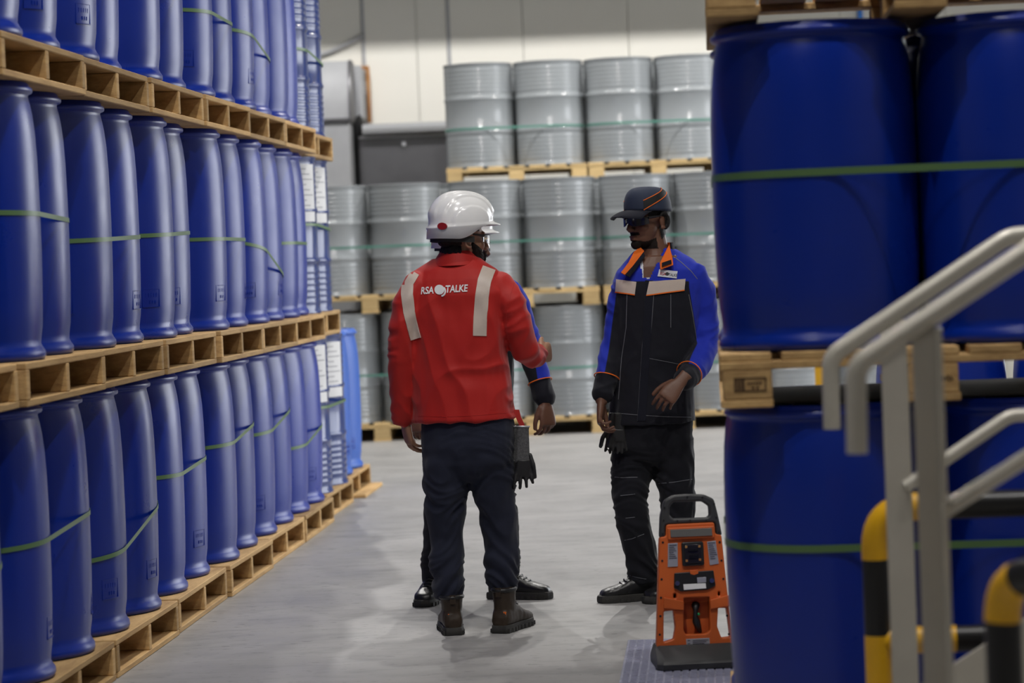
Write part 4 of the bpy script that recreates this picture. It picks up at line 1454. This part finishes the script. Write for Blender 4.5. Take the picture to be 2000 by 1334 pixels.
# ---- person in the cap ---------------------------------------------------------------------
YB = 11.23
pb, base, S, P = make_person('person in blue and navy work jacket and dark cap looking sideways', YB, (1275, 1178), None)
YAW = R(12)
jk = MB()
jk.loft([ring(P, x, y, hw / S, hd, YAW, dy, p=pw) for (x, y, hw, hd, dy, pw) in (
    (1283, 486, 40, .062, .02, 2.0), (1284, 497, 54, .075, .015, 2.0), (1287, 511, 73, .092, .01, 2.1), (1290, 528, 90, .106, 0, 2.2), (1290, 555, 95, .116, 0, 2.3), (1285, 600, 87, .124, 0, 2.3), (1278, 680, 81, .128, 0, 2.3),
    (1275, 760, 82, .132, 0, 2.3), (1274, 810, 85, .136, 0, 2.3), (1274, 826, 86, .138, 0, 2.3))])
jk.limb([P(1350, 536, .0), P(1368, 570, .02), P(1376, 620, .03), P(1377, 675, .0), P(1366, 708, -.08), P(1347, 732, -.17), P(1335, 742, -.22)], [.064, .063, .060, .058, .056, .051, .047], 20)
jk.limb([P(1230, 536, 0), P(1216, 580, -.01), P(1207, 640, -.02), P(1196, 690, -.04), P(1184, 735, -.08), P(1178, 770, -.11)], [.060, .058, .055, .053, .050, .047], 20)
me = fuse(jk, .006, 5)
wrinkle(me, jacket_folds(P(1280, 600).x))


def px_of(c, base):
    """photo-frame coordinates of points on the person's own depth plane (the panels are laid out on the flat front of the jacket)"""
    X = c[:, 0] + base.x; Z = c[:, 2]
    d0 = at(1000, 667, 1.0); e = 1.0
    # invert the plane at the person's distance
    Y0 = base.y
    o = at(1000, 667, Y0); ex = at(1100, 667, Y0) - o; ez = at(1000, 767, Y0) - o
    A = np.array([[ex.x, ez.x], [ex.z, ez.z]]) / 100.0
    q = np.linalg.solve(A, np.stack([X - o.x, Z - o.z]))
    return q[0] + 1000, q[1] + 667


def blue_panel(c, base, lx, rx, ytop, cuffs):
    px, py = px_of(c, base)
    rb = px - np.interp(py, [p[1] for p in rx], [p[0] for p in rx])
    lb = np.interp(py, [p[1] for p in lx], [p[0] for p in lx]) - px
    yoke = ytop + .0 * px - py
    v = np.maximum.reduce([rb, lb, yoke]) / S
    for (cc, dd, off) in cuffs:
        dd = V(dd).normalized()
        s_ = (c - np.array(cc)) @ np.array(dd)
        r_ = np.linalg.norm((c - np.array(cc)) - s_[:, None] * np.array(dd), axis=1)
        v = np.where(r_ < .10, np.minimum(v, -(s_ + off)), v)
    return v


c = coords(me)
d1 = P(1335, 742, -.22) - P(1366, 708, -.08); d2 = P(1178, 770, -.11) - P(1196, 690, -.04)
cuffs = [(P(1335, 742, -.22), d1, .062), (P(1178, 770, -.11), d2, .075)]
set_panel(me, blue_panel(c, base, [(1212, 540), (1203, 570), (1196, 620), (1188, 680), (1180, 720), (1170, 760)], [(1343, 560), (1350, 600), (1357, 640), (1360, 670), (1345, 695), (1335, 715), (1349, 737), (1359, 758), (1368, 764), (1500, 766)], 549, cuffs))
# open neck
px, py = px_of(c, base)
front = c[:, 1] < .0
vcut = front & (py < 542) & (px > 1248 + (py - 480) * .20 - 6) & (px < 1298 - (py - 480) * .55)
delete_where(me, vcut)
jacket = link('jacket', me, M['jacket'], pb)
so = jacket.modifiers.new('thick', 'SOLIDIFY'); so.thickness = .003; so.offset = -1
bv = bvh_of(me, base)
# front placket, pocket and hem stitching
def stitch(line, wd=1.5, m='thread', nm='stitching', off=.0012):
    link(nm, decal(bv, strip_grid(line, wd, 6, 2), base, off, .0015), M[m], jacket)


link('placket', decal(bv, strip_grid([(1268, 548), (1266, 600), (1262, 680), (1257, 760), (1253, 822)], 16, 6, 4), base, .003, .003), M['darkcloth'], jacket)
for dx in (7, -8):
    stitch([(1270 + dx, 575), (1262 + dx, 680), (1257 + dx, 760), (1253 + dx, 822)], .8)
stitch([(1196, 806), (1240, 810), (1300, 814), (1350, 815)], .9)
stitch([(1225, 566), (1223, 640), (1214, 700), (1208, 780)], .8)
stitch([(1310, 575), (1310, 640)], .8)
stitch([(1268, 700), (1300, 706), (1330, 712)], .8)
stitch([(1310, 497), (1330, 512), (1350, 530), (1362, 545)], 1.0)
stitch([(1345, 575), (1352, 610), (1360, 660)], .8)
# chest tapes with orange edge
for q in (((1205, 546), (1243, 551), (1240, 576), (1203, 570)), ((1268, 550), (1338, 545), (1336, 567), (1262, 577))):
    link('reflective_strip', decal(bv, quad_grid(*q), base, .0045, .003), M['reflect'], jacket)
    lo = [q[3], q[2]]
    link('orange_piping', decal(bv, strip_grid(lo, 2.2, 5, 3), base, .0055, .003), M['orange_cloth'], jacket)
# name patch
link('name_patch', decal(bv, quad_grid((1287, 527), (1323, 530), (1321, 544), (1284, 540), 8, 3), base, .0045, .003), M['white_cloth'], jacket)
k = lay_text(bv, text_mesh('RSA', 1.0, .15, .02), 1293.5, 538.2, 8.5, base, .07, .0052, .8); link('patch_lettering', k, M['badge'], jacket)
k = lay_text(bv, text_mesh('TALKE', 1.0, .15, .02), 1313, 540.2, 8.0, base, .07, .0052, .75); link('patch_lettering', k, M['ink'], jacket)
link('patch_emblem', decal(bv, disc_grid(1302.5, 535.5, 3.6, 2, 14), base, .005, .001), M['ink'], jacket)
# cuff piping
for (cc, dd, off), r_ in zip(cuffs, (.0545, .0525)):
    dd = V(dd).normalized()
    ring_tube(jacket, 'cuff_piping', V(cc) - dd * off, dd, r_ + .001, .0024, 'orange_cloth')
# collar flaps, orange inside
def flap(pts_px, dys, m, nm, thick=.004):
    pts = [P(x, y, dy) for (x, y), dy in zip(pts_px, dys)]
    n = (pts[1] - pts[0]).cross(pts[-1] - pts[0]).normalized() * thick
    link(nm, MB().loft([pts, [p + n for p in pts]]).mesh(nm), M[m], jacket)


flap([(1250, 482), (1258, 490), (1236, 520), (1222, 537), (1213, 532), (1228, 512), (1238, 492)], [-.05, -.075, -.115, -.128, -.125, -.105, -.07], 'orange_cloth', 'collar_flap')
flap([(1257, 492), (1260, 500), (1240, 528), (1230, 541), (1221, 536), (1237, 518)], [-.075, -.085, -.122, -.134, -.133, -.118], 'darkcloth', 'collar_facing')
flap([(1307, 478), (1313, 502), (1315, 517), (1290, 526), (1289, 513), (1300, 490)], [-.05, -.095, -.118, -.128, -.118, -.08], 'orange_cloth', 'collar_flap')
flap([(1293, 513), (1311, 507), (1312, 514), (1293, 520)], [-.128, -.116, -.123, -.133], 'darkcloth', 'collar_tab', .003)
rows = []
for k in range(27):
    a = R(-35) + R(250) * k / 26
    e = V((math.cos(a), math.sin(a), 0)); cc = P(1285, 487, .02)
    rows.append([cc + V((e.x * .072, e.y * .07, -.02)), cc + V((e.x * .066, e.y * .066, .026)), cc + V((e.x * .059, e.y * .06, .026)), cc + V((e.x * .064, e.y * .063, -.02))])
link('collar_stand', MB().loft(rows).mesh('cs', 50), M['darkcloth'], jacket)
rows = [[r[1] + V((0, 0, .001)), r[2] + V((0, 0, .001)), r[3] * 1.0 + (P(1285, 487, .02) - r[3]) * .03, r[2] + (P(1285, 487, .02) - r[2]) * .03] for r in rows]
link('collar_lining', MB().loft(rows).mesh('cl', 50), M['orange_cloth'], jacket)

trs = trousers(pb, P, S, [(1275, 800, 78, .115, 0), (1275, 840, 80, .122, 0), (1276, 870, 78, .118, 0), (1276, 895, 62, .095, 0), (1276, 910, 34, .05, 0)],
         [[(1240, 830, .088, 0), (1236, 880, .092, 0), (1233, 930, .087, 0), (1230, 975, .075, -.02), (1237, 1025, .070, -.02), (1250, 1075, .069, .01), (1255, 1115, .066, .02), (1257, 1140, .058, .02)],
          [(1310, 830, .088, 0), (1315, 880, .092, 0), (1318, 930, .085, 0), (1324, 980, .075, -.03), (1329, 1050, .070, -.03), (1333, 1110, .066, .0), (1334, 1142, .058, .0)]], 'blackcloth', YAW, seed=8.1)
bt = bvh_of(trs.data, base)
for line in ([(1193, 931), (1215, 933), (1245, 932)], [(1281, 945), (1315, 942), (1352, 936)], [(1212, 968), (1240, 965)], [(1325, 976), (1352, 971)], [(1222, 1012), (1240, 1010)], [(1212, 1057), (1235, 1052), (1258, 1043)], [(1222, 1122), (1245, 1128), (1262, 1131)]):
    link('stitching', decal(bt, strip_grid(line, .9, 6, 2), base, .0012, .0015), M['thread'], trs)
hm = headmat(P, 1265, 430, R(180 + 50), R(-3), 0, .0, .97)
bd = MB(); head_pieces(bd, hm)
bd.limb([hm @ V((0, -.02, -.05)), P(1279, 490, .01), P(1282, 530, .0)], [.053, .058, .075], 18)
bd.loft([ring(P, 1284, 500, .085, .072, YAW), ring(P, 1284, 520, .13, .088, YAW), ring(P, 1285, 560, .155, .098, YAW), ring(P, 1280, 640, .14, .095, YAW), ring(P, 1275, 800, .14, .09, YAW)])
bd.limb([P(1348, 540), P(1368, 590, .02), P(1376, 675, 0), P(1330, 745, -.24)], [.045, .042, .036, .028], 14)
bd.limb([P(1232, 540), P(1210, 620, -.01), P(1196, 690, -.04), P(1175, 782, -.12)], [.045, .042, .036, .028], 14)
hand_pieces(bd, P(1327, 748, -.255), (-.66, -.30, -.68), (.0, -1, .35), 1, (.40, .55, .35), .04, .55)
hand_pieces(bd, P(1174, 786, -.125), (-.12, -.22, -1), (-.92, .1, .1), 1, (.45, .75, .5), .03, .35, 1.0, .1)
me = fuse(bd, .0035, 2, .5)
link('body', me, M['skin_b'], pb)
Hi = hm.inverted()
link('hair', shell(me, Hi, lambda l: np.minimum(np.where(l[:, 1] > -.012, np.where(np.abs(l[:, 0]) > .055, (l[:, 2] - .012) * 60, (l[:, 2] - .05) * 60), 1), np.minimum((-l[:, 1] + .06) * 60, (l[:, 2] + .07 + .5 * np.maximum(0, l[:, 1] + .05)) * 80)), .004, 'hair', .0012), M['hair'], pb)
link('beard', shell(me, Hi, lambda l: np.maximum(
    np.minimum.reduce([(l[:, 1] - .062) * 80, (.030 - np.abs(l[:, 0])) * 80, np.maximum((-l[:, 2] - .082) * 70, np.minimum((-l[:, 2] - .045) * 70, (l[:, 2] + .060) * 90)), (l[:, 2] + .13) * 60]),
    np.minimum.reduce([(l[:, 1] - .005) * 80, (-l[:, 2] - .088 + .25 * np.abs(l[:, 1] - .06)) * 70, (l[:, 2] + .125) * 60]) * .5), .005, 'beard', .0015, 160), M['beard'], pb)
us = MB().loft([ring(P, 1284, 495, .074, .070, YAW, .01), ring(P, 1284, 508, .105, .086, YAW, .005), ring(P, 1286, 525, .15, .099, YAW), ring(P, 1286, 560, .165, .106, YAW), ring(P, 1280, 640, .15, .10, YAW)])
me = fuse(us, .006, 3); c = coords(me); px, py = px_of(c, base)
delete_where(me, (c[:, 1] < 0.02) & (px > 1253 + (py - 480) * .06) & (px < 1330 - (py - 480) * .75) & (py < 540))
link('undershirt', me, M['white_cloth'], pb)
eyes(pb, hm); glasses(pb, hm, 'smoke', 'black')


def cap(parent, H):
    a, b = .091, .111
    NT, NP = 64, 18
    def surf(th, ph, s=1.0):
        r = max(0.0, math.cos(ph)) ** .55
        z0 = .030 - .010 * (1 - math.cos(th)) * .9
        x = math.sin(th) * a * r * s; y = (math.cos(th) * b * r) * s - .006
        top = .128 + .007 * (y / b)
        return H @ V((x * (1 + .03 * math.sin(2 * ph)), y * (1 + .03 * math.sin(2 * ph)), z0 + (top - z0) * math.sin(ph) ** .9 * (1 + (s - 1) * .8) + .016))
    rows = [[surf(2 * math.pi * k / NT, math.pi / 2 * i / NP * .995) for k in range(NT)] for i in range(NP + 1)]
    cp = link('cap', MB().loft(rows, cap=False).mesh('crown', 180), M['capcloth'], parent)
    so = cp.modifiers.new('thick', 'SOLIDIFY'); so.thickness = .003; so.offset = -1
    # brim
    rows = []
    for k in range(25):
        t = (k / 24 - .5) * 2.15
        row = []
        for j in range(7):
            q = j / 6
            r_ = 1.0 + .0 * q
            ex = .084 * q * max(0.0, math.cos(t * .72)) ** .6
            x = math.sin(t) * a * (1 + .10 * q); y = math.cos(t) * b - .006 + ex
            z = .055 - .14 * x * x / .09 * 1.1 - .024 * q * q - .004
            row.append(H @ V((x, y, z)))
        under = [p - (H.to_3x3() @ V((0, 0, .004))) for p in reversed(row)]
        rows.append(row + under)
    link('brim', MB().loft(rows).mesh('brim', 60), M['darkcloth'], cp)
    for s in (-1, 1):
        def path(u): return s * (.75 + 1.55 * u), .02 + .80 * u ** 1.05
        def ribbon(w0, w1, sc, n=24):
            rr = []
            for k in range(n + 1):
                th, ph = path(k / n)
                A = surf(th, ph + w0, sc); B = surf(th, ph + w1, sc); C_ = surf(th, ph + w1, sc - .02); D = surf(th, ph + w0, sc - .02)
                mid = surf(th, ph + (w0 + w1) / 2, sc + .004)
                rr.append([A, mid, B, C_, D])
            return MB().loft(rr)
        link('side_band', ribbon(.0, .36, 1.012).mesh('band', 50), M['black'], cp)
        for w_ in (.0, .36):
            link('orange_piping', MB().tube([surf(path(k / 24)[0], path(k / 24)[1] + w_, 1.014) for k in range(25)], .0017, 6).mesh('pipe', 60), M['orange_cloth'], cp)
    return cp


cap(pb, hm)
boot(pb, P(1258, 1160, .02), (-1, -.22), 'leather_black', .13, None, 1.0, False)
boot(pb, P(1330, 1168, .0), (-.75, -.62), 'leather_black', .13, None, 1.0, False)
gb = P(1207, 820, -.10) + base
gl = empty('work_gloves', gb); tag(gl, 'pair of black gloves hanging below the navy jacket hem', 'gloves')
Pg = lambda px, py, dy=0.0: at(px, py, gb.y + dy) - gb
for (cx, dy, sp) in ((1210, 0, 0), (1200, .03, -6)):
    mb = MB()
    mb.loft([[Pg(cx + s * hw + (y - 820) * sp * .012, y, dy + sd * .010) for s, sd in ((-1, 0), (-.7, -1), (0, -1.3), (.7, -1), (1, 0), (.7, 1), (0, 1.3), (-.7, 1))] for y, hw in ((806, 12), (825, 12), (845, 13))])
    link('cuff', fuse(mb, .004, 2), M['glove_coat'], gl)
    mb = MB()
    mb.loft([[Pg(cx + s * hw + (y - 820) * sp * .012, y, dy + sd * .012) for s, sd in ((-1, 0), (-.7, -1), (0, -1.3), (.7, -1), (1, 0), (.7, 1), (0, 1.3), (-.7, 1))] for y, hw in ((838, 12), (850, 15), (862, 14))])
    for (fx, l, tx) in ((-10, 24, -3), (-3, 28, -1), (4, 27, 1), (11, 22, 3)):
        mb.limb([Pg(cx + fx + sp * .4, 855, dy), Pg(cx + fx + tx + sp * .8, 857 + l, dy - .006)], [.0075, .0065], 8)
    mb.limb([Pg(cx - 10, 835, dy), Pg(cx - 17 + sp, 855, dy - .01), Pg(cx - 21 + sp, 872, dy - .005)], [.010, .010, .009], 8)
    link('coated_palm', fuse(mb, .004, 2), M['glove_coat'], gl)

# ---- third person, mostly behind the red shirt -----------------------------------------------
YT = 11.48
pt, base, S, P = make_person('person in blue and navy jacket standing hidden behind the red shirt', YT, (930, 1172), None)
YAW = R(-5)
jk = MB()
jk.loft([ring(P, x, y, hw / S, hd, YAW, dy, p=pw) for (x, y, hw, hd, dy, pw) in (
    (922, 520, 36, .06, 0, 2.0), (922, 532, 56, .078, 0, 2.0), (923, 546, 78, .096, 0, 2.1), (924, 565, 90, .11, 0, 2.2), (924, 620, 86, .122, 0, 2.3), (922, 700, 82, .126, 0, 2.3), (921, 780, 83, .13, 0, 2.3), (920, 842, 86, .136, 0, 2.3))])
jk.limb([P(990, 566), P(1010, 600, .01), P(1026, 650, .01), P(1040, 695, -.01), P(1054, 742, -.04), P(1064, 778, -.06)], [.060, .058, .056, .053, .050, .047], 20)
jk.limb([P(852, 566), P(836, 620), P(828, 690), P(820, 745, -.03), P(815, 790, -.06)], [.058, .056, .053, .050, .047], 20)
me = fuse(jk, .0065, 5)
wrinkle(me, jacket_folds(P(924, 600).x))
c = coords(me)
d1 = P(1064, 778, -.06) - P(1040, 695, -.01); d2 = P(815, 790, -.06) - P(828, 690)
cuffs = [(P(1064, 778, -.06), d1, .075), (P(815, 790, -.06), d2, .075)]
set_panel(me, blue_panel(c, base, [(860, 560), (842, 620), (828, 700), (815, 780)], [(1004, 560), (1014, 600), (1033, 660), (1044, 700), (1050, 740), (1062, 780)], 575, cuffs))
j3 = link('jacket', me, M['jacket'], pt)
for (cc, dd, off) in cuffs:
    dd = V(dd).normalized(); ring_tube(j3, 'cuff_piping', V(cc) - dd * off, dd, .0525, .0022, 'orange_cloth')
bv = bvh_of(me, base)
trousers(pt, P, S, [(921, 815, 78, .115, 0), (921, 855, 80, .122, 0), (922, 890, 76, .115, 0), (922, 915, 40, .06, 0)],
         [[(886, 850, .088, 0), (880, 900, .09, 0), (872, 950, .082, 0), (862, 1000, .074, -.02), (858, 1050, .068, -.02), (852, 1100, .066, .0), (852, 1140, .058, .0)],
          [(956, 850, .088, 0), (964, 900, .09, 0), (970, 950, .082, 0), (977, 1000, .074, -.02), (982, 1050, .070, -.02), (985, 1100, .066, .0), (987, 1138, .058, .0)]], 'blackcloth', YAW, seed=5.7)
hm = headmat(P, 906, 482, R(110), R(-2), 0, -.02, .97)
bd = MB(); head_pieces(bd, hm)
bd.limb([hm @ V((0, -.02, -.05)), P(920, 535), P(922, 560)], [.053, .058, .075], 18)
bd.loft([ring(P, 922, 545, .10, .07, YAW), ring(P, 923, 580, .155, .09, YAW), ring(P, 922, 660, .14, .095, YAW), ring(P, 921, 820, .14, .09, YAW)])
bd.limb([P(988, 570), P(1010, 610, .01), P(1040, 695, -.01), P(1066, 786, -.065)], [.045, .042, .036, .028], 14)
bd.limb([P(854, 570), P(836, 620), P(828, 690), P(814, 798, -.065)], [.045, .042, .036, .028], 14)
hand_pieces(bd, P(1067, 790, -.07), (.06, -.2, -1), (.55, -.8, 0), 1, (.45, .65, .4), .06, .45)
hand_pieces(bd, P(813, 802, -.07), (-.06, -.2, -1), (-.55, -.8, 0), -1, (.45, .65, .4), .04, .45)
me = fuse(bd, .004, 2, .5)
link('body', me, M['skin_b'], pt)
Hi = hm.inverted()
link('hair', shell(me, Hi, lambda l: np.minimum(np.where(l[:, 1] > -.012, (l[:, 2] - .03) * 60, 1), np.minimum((-l[:, 1] + .05) * 60, (l[:, 2] + .07) * 80)), .005, 'hair', .0015), M['hair'], pt)
eyes(pt, hm); glasses(pt, hm, 'clear'); helmet(pt, hm, 1)
boot(pt, P(848, 1166, .0), (-.25, -1), 'leather_black', .14, None, 1.0, False)
boot(pt, P(992, 1156, .0), (1, -.35), 'leather_black', .14, None, 1.0, False)

# ------------------------------------------------------------------ orange device on its mat
YD = 9.35
db = at(1357, 1322, YD); db.z = 0.012
SD = F / YD
dev = empty('gas_monitor', db, R(3)); tag(dev, 'orange and black portable gas monitor with carry handle standing on ribbed mat', 'gas monitor')
TILT = Matrix.Rotation(R(-5), 4, 'X')


def uv(px, py):
    """pixels in the device face -> local metres (u right, v up), the roll of the photograph taken out"""
    dx, dy = (px - 1357) / SD, (py - 1322) / SD
    c_, s_ = math.cos(R(2.3)), math.sin(R(2.3))
    return (dx * c_ - dy * s_, -(dx * s_ + dy * c_))


def rr(poly, r=.008, n=4):
    pts = smooth_path([V((*p, 0)) for p in poly + [poly[0]]], r, n)[1:-1]
    a, b, c3 = V((*poly[-1], 0)), V((*poly[0], 0)), V((*poly[1], 0))
    d1 = a - b; d2 = c3 - b; q = min(r, d1.length * .45, d2.length * .45); p1 = b + d1.normalized() * q; p2 = b + d2.normalized() * q
    cor = [(p1 * (1 - k / n) + b * (k / n)) * (1 - k / n) + (b * (1 - k / n) + p2 * (k / n)) * (k / n) for k in range(n + 1)]
    return [(p.x, p.y) for p in pts] + [(p.x, p.y) for p in cor]


def plate(name, polys, depth, y, m, r=.006, bevel=.003, parent=None):
    outs = [rr([uv(*q) for q in poly], r if not isinstance(r, (list, tuple)) else r[i]) for i, poly in enumerate(polys)]
    me = curve_plate(outs, depth, bevel)
    me.transform(TILT @ Matrix.Translation((0, y, 0)))
    return link(name, me, M[m], parent or dev)


bodyo = [(1290, 1072), (1302, 1072), (1303, 1048), (1398, 1044), (1400, 1068), (1412, 1068), (1433, 1290), (1400, 1296), (1340, 1297), (1282, 1292)]
holes = [[(1297, 1218), (1316, 1216), (1320, 1250), (1316, 1272), (1296, 1278)], [(1404, 1212), (1421, 1212), (1428, 1268), (1410, 1270), (1402, 1248)],
         [(1336, 1192), (1387, 1190), (1388, 1255), (1380, 1262), (1340, 1263), (1336, 1255)], [(1316, 1183), (1322, 1183), (1322, 1192), (1316, 1192)], [(1404, 1180), (1408, 1180), (1408, 1188), (1404, 1188)]]
plate('housing', [bodyo] + holes, .05, .01, 'orange', [.010] + [.005] * 5, .005)
plate('housing_rear', [[(1292, 1080), (1410, 1076), (1424, 1200), (1288, 1206)]], .05, .055, 'orange', .012, .005)
plate('recess_panel', [[(1330, 1185), (1394, 1183), (1394, 1268), (1330, 1270)]], .012, .045, 'orange', .004, .001)
plate('housing_rib', [[(1296, 1190), (1336, 1198), (1336, 1216), (1296, 1212)]], .016, -.018, 'orange', .004, .003)
plate('housing_rib', [[(1388, 1196), (1424, 1186), (1426, 1208), (1388, 1214)]], .016, -.018, 'orange', .004, .003)
plate('handle', [[(1290, 1074), (1292, 1030), (1300, 1000), (1318, 990), (1345, 988), (1378, 989), (1398, 998), (1406, 1030), (1414, 1070), (1402, 1072), (1400, 1044), (1302, 1049), (1302, 1074)],
                 [(1310, 1014), (1318, 1004), (1375, 1003), (1388, 1012), (1389, 1030), (1384, 1034), (1316, 1036), (1310, 1030)]], .045, .012, 'dgrey', [.010, .006], .008)
plate('display_frame', [[(1305, 1055), (1397, 1051), (1398, 1074), (1306, 1078)]], .02, -.014, 'orange', .004, .003)
plate('display', [[(1310, 1058), (1392, 1055), (1393, 1070), (1311, 1073)]], .004, -.026, 'lcd', .002, .001)
sp = plate('sounder', [[(1332, 1083), (1375, 1081), (1377, 1128), (1334, 1130)]], .020, -.016, 'black', .008, .004)
plate('sounder_lens', [[(1337, 1088), (1370, 1086), (1372, 1123), (1339, 1125)]], .008, -.026, 'lens_dark', .006, .002, sp)
for (x, y) in ((1341, 1092), (1367, 1091), (1342, 1119), (1368, 1117)):
    plate('reflector', [[(x - 2.4, y - 2.4), (x + 2.4, y - 2.4), (x + 2.4, y + 2.4), (x - 2.4, y + 2.4)]], .003, -.0295, 'rust', .002, .001, sp)
plate('lens_bar', [[(1345, 1097), (1364, 1096), (1364, 1100), (1345, 1101)]], .005, -.031, 'black_gloss', .001, .001, sp)
plate('lens_bar', [[(1346, 1108), (1365, 1107), (1365, 1114), (1346, 1115)]], .005, -.031, 'black_gloss', .001, .001, sp)


def printed(lab, lines):
    mb = MB()
    for (x0, x1, y) in lines:
        a, b = uv(x0, y), uv(x1, y)
        mb.box(((a[0] + b[0]) / 2, 0, a[1]), (b[0] - a[0], .0012, .0022))
    me = mb.mesh('print'); me.transform(TILT @ Matrix.Translation((0, -.0185, 0)))
    link('print_lines', me, M['ink'], lab)


lb = plate('instruction_label', [[(1306, 1085), (1325, 1084), (1325, 1130), (1305, 1131)]], .003, -.0165, 'silver', .001, .0005)
printed(lb, [(1308, 1323 - (k * 5) % 7, 1089 + k * 3.6) for k in range(8)])
lb = plate('instruction_label', [[(1383, 1082), (1400, 1080), (1406, 1125), (1388, 1128)]], .003, -.0165, 'silver', .001, .0005)
printed(lb, [(1385 + k * .5, 1399 + k * .5 - (k * 5) % 6, 1085 + k * 3.8) for k in range(9)])
mp = plate('mounting_plate', [[(1318, 1143), (1395, 1138), (1399, 1168), (1383, 1176), (1330, 1179), (1317, 1172)]], .010, -.018, 'black', .004, .002)
plate('plate_notch', [[(1348, 1138), (1364, 1137), (1365, 1144), (1357, 1147), (1349, 1145)]], .012, -.018, 'orange', .002, .001, mp)
for x, y in ((1323, 1163), (1391, 1158)):
    u_, v_ = uv(x, y)
    me = MB().tube([(u_, -.022, v_), (u_, -.030, v_)], .0085, 16).mesh('bolt', 40); me.transform(TILT); link('bolt', me, M['chrome'], mp)
lb = plate('maker_label', [[(1335, 1165), (1379, 1163), (1380, 1173), (1336, 1176)]], .003, -.0245, 'white_print', .001, .0005, mp)
plate('serial_label', [[(1362, 1152), (1380, 1151), (1380, 1161), (1363, 1163)]], .003, -.0245, 'silver', .001, .0005, mp)
pts = [(1362, 1207, -.0), (1361, 1217, -.01), (1360, 1228, -.012), (1362, 1238, -.012), (1366, 1250, -.008), (1370, 1258, -.0)]
me = MB().limb([V((uv(x, y)[0], .02 + yy, uv(x, y)[1])) for x, y, yy in pts], [.015, .008, .008, .014, .011, .007], 12).mesh('plug', 50); me.transform(TILT)
link('sensor_plug', me, M['black'], dev)
u_, v_ = uv(1367, 1224); me = MB().ell((u_, .012, v_), (.005, .004, .005), 8).mesh('led', 180); me.transform(TILT); link('status_lamp', me, M['green_led'], dev)
lb = plate('lower_label', [[(1340, 1272), (1386, 1270), (1387, 1283), (1341, 1285)]], .003, -.0165, 'silver', .001, .0005)
printed(lb, [(1353, 1384 - k * 4, 1275 + k * 3.2) for k in range(3)] + [(1343, 1348, 1275), (1343, 1348, 1281)])
for k in range(6):
    for s, (xa, xb) in enumerate(((1296, 1287), (1408, 1428))):
        y = 1083 + k * 36; x = xa + (xb - xa) * k / 6
        u_, v_ = uv(x, y); me = MB().tube([(u_, -.012, v_), (u_, -.0165, v_)], .004, 10).mesh('screw', 40); me.transform(TILT); link('screw', me, M['black'], dev)
for x, y in ((1300, 1015), (1298, 1040), (1345, 994), (1375, 995), (1398, 1008), (1402, 1035), (1325, 1041), (1350, 1040), (1382, 1040), (1296, 1066), (1407, 1063)):
    u_, v_ = uv(x, y); me = MB().tube([(u_, -.008, v_), (u_, -.0125, v_)], .0035, 10).mesh('screw', 40); me.transform(TILT); link('screw', me, M['black'], dev)
a, b = uv(1279, 1326), uv(1437, 1318)
rings = []
w0 = (b[0] - a[0]) / 2; cxm = (a[0] + b[0]) / 2
for (z, hw, y0, y1) in ((.0, w0, -.105, .16), (.018, w0, -.108, .162), (.030, w0 * .99, -.095, .155), (.062, w0 * .97, -.035, .10), (.072, w0 * .95, -.020, .085)):
    rings.append([V((cxm + x, y, z)) for x, y in ((-hw, y0 + .02), (-hw + .02, y0), (hw - .02, y0), (hw, y0 + .02), (hw, y1 - .02), (hw - .02, y1), (-hw + .02, y1), (-hw, y1 - .02))])
me = MB().loft(rings).mesh('base', 30); link('weighted_base', me, M['dgrey'], dev)

mt = empty('ribbed_mat', (0, 0, 0)); cn = [at(1222, 1338, 9.0), at(1240, 1232, 9.9)]
mx0 = at(1226, 1334, 9.12).x; my0, my1 = 8.9, 10.02
mt.location = ((mx0 + mx0 + 1.0) / 2, (my0 + my1) / 2, 0); mt.rotation_euler = (0, 0, ROWROT)
tag(mt, 'ribbed bluish plastic mat on floor under the orange gas monitor', 'mat')
link('sheet', box_mesh(1.0, my1 - my0, .006, .001), M['tread'], mt, loc=(0, 0, .003))
mb = MB()
for i in range(34):
    for j in range(44):
        mb.box((-.48 + i * .029, -(my1 - my0) / 2 + .03 + j * .0245, .0075), (.022, .010, .005))
ob = link('raised_studs', mb.mesh('studs'), M['tread'], mt); ob['kind'] = 'stuff'
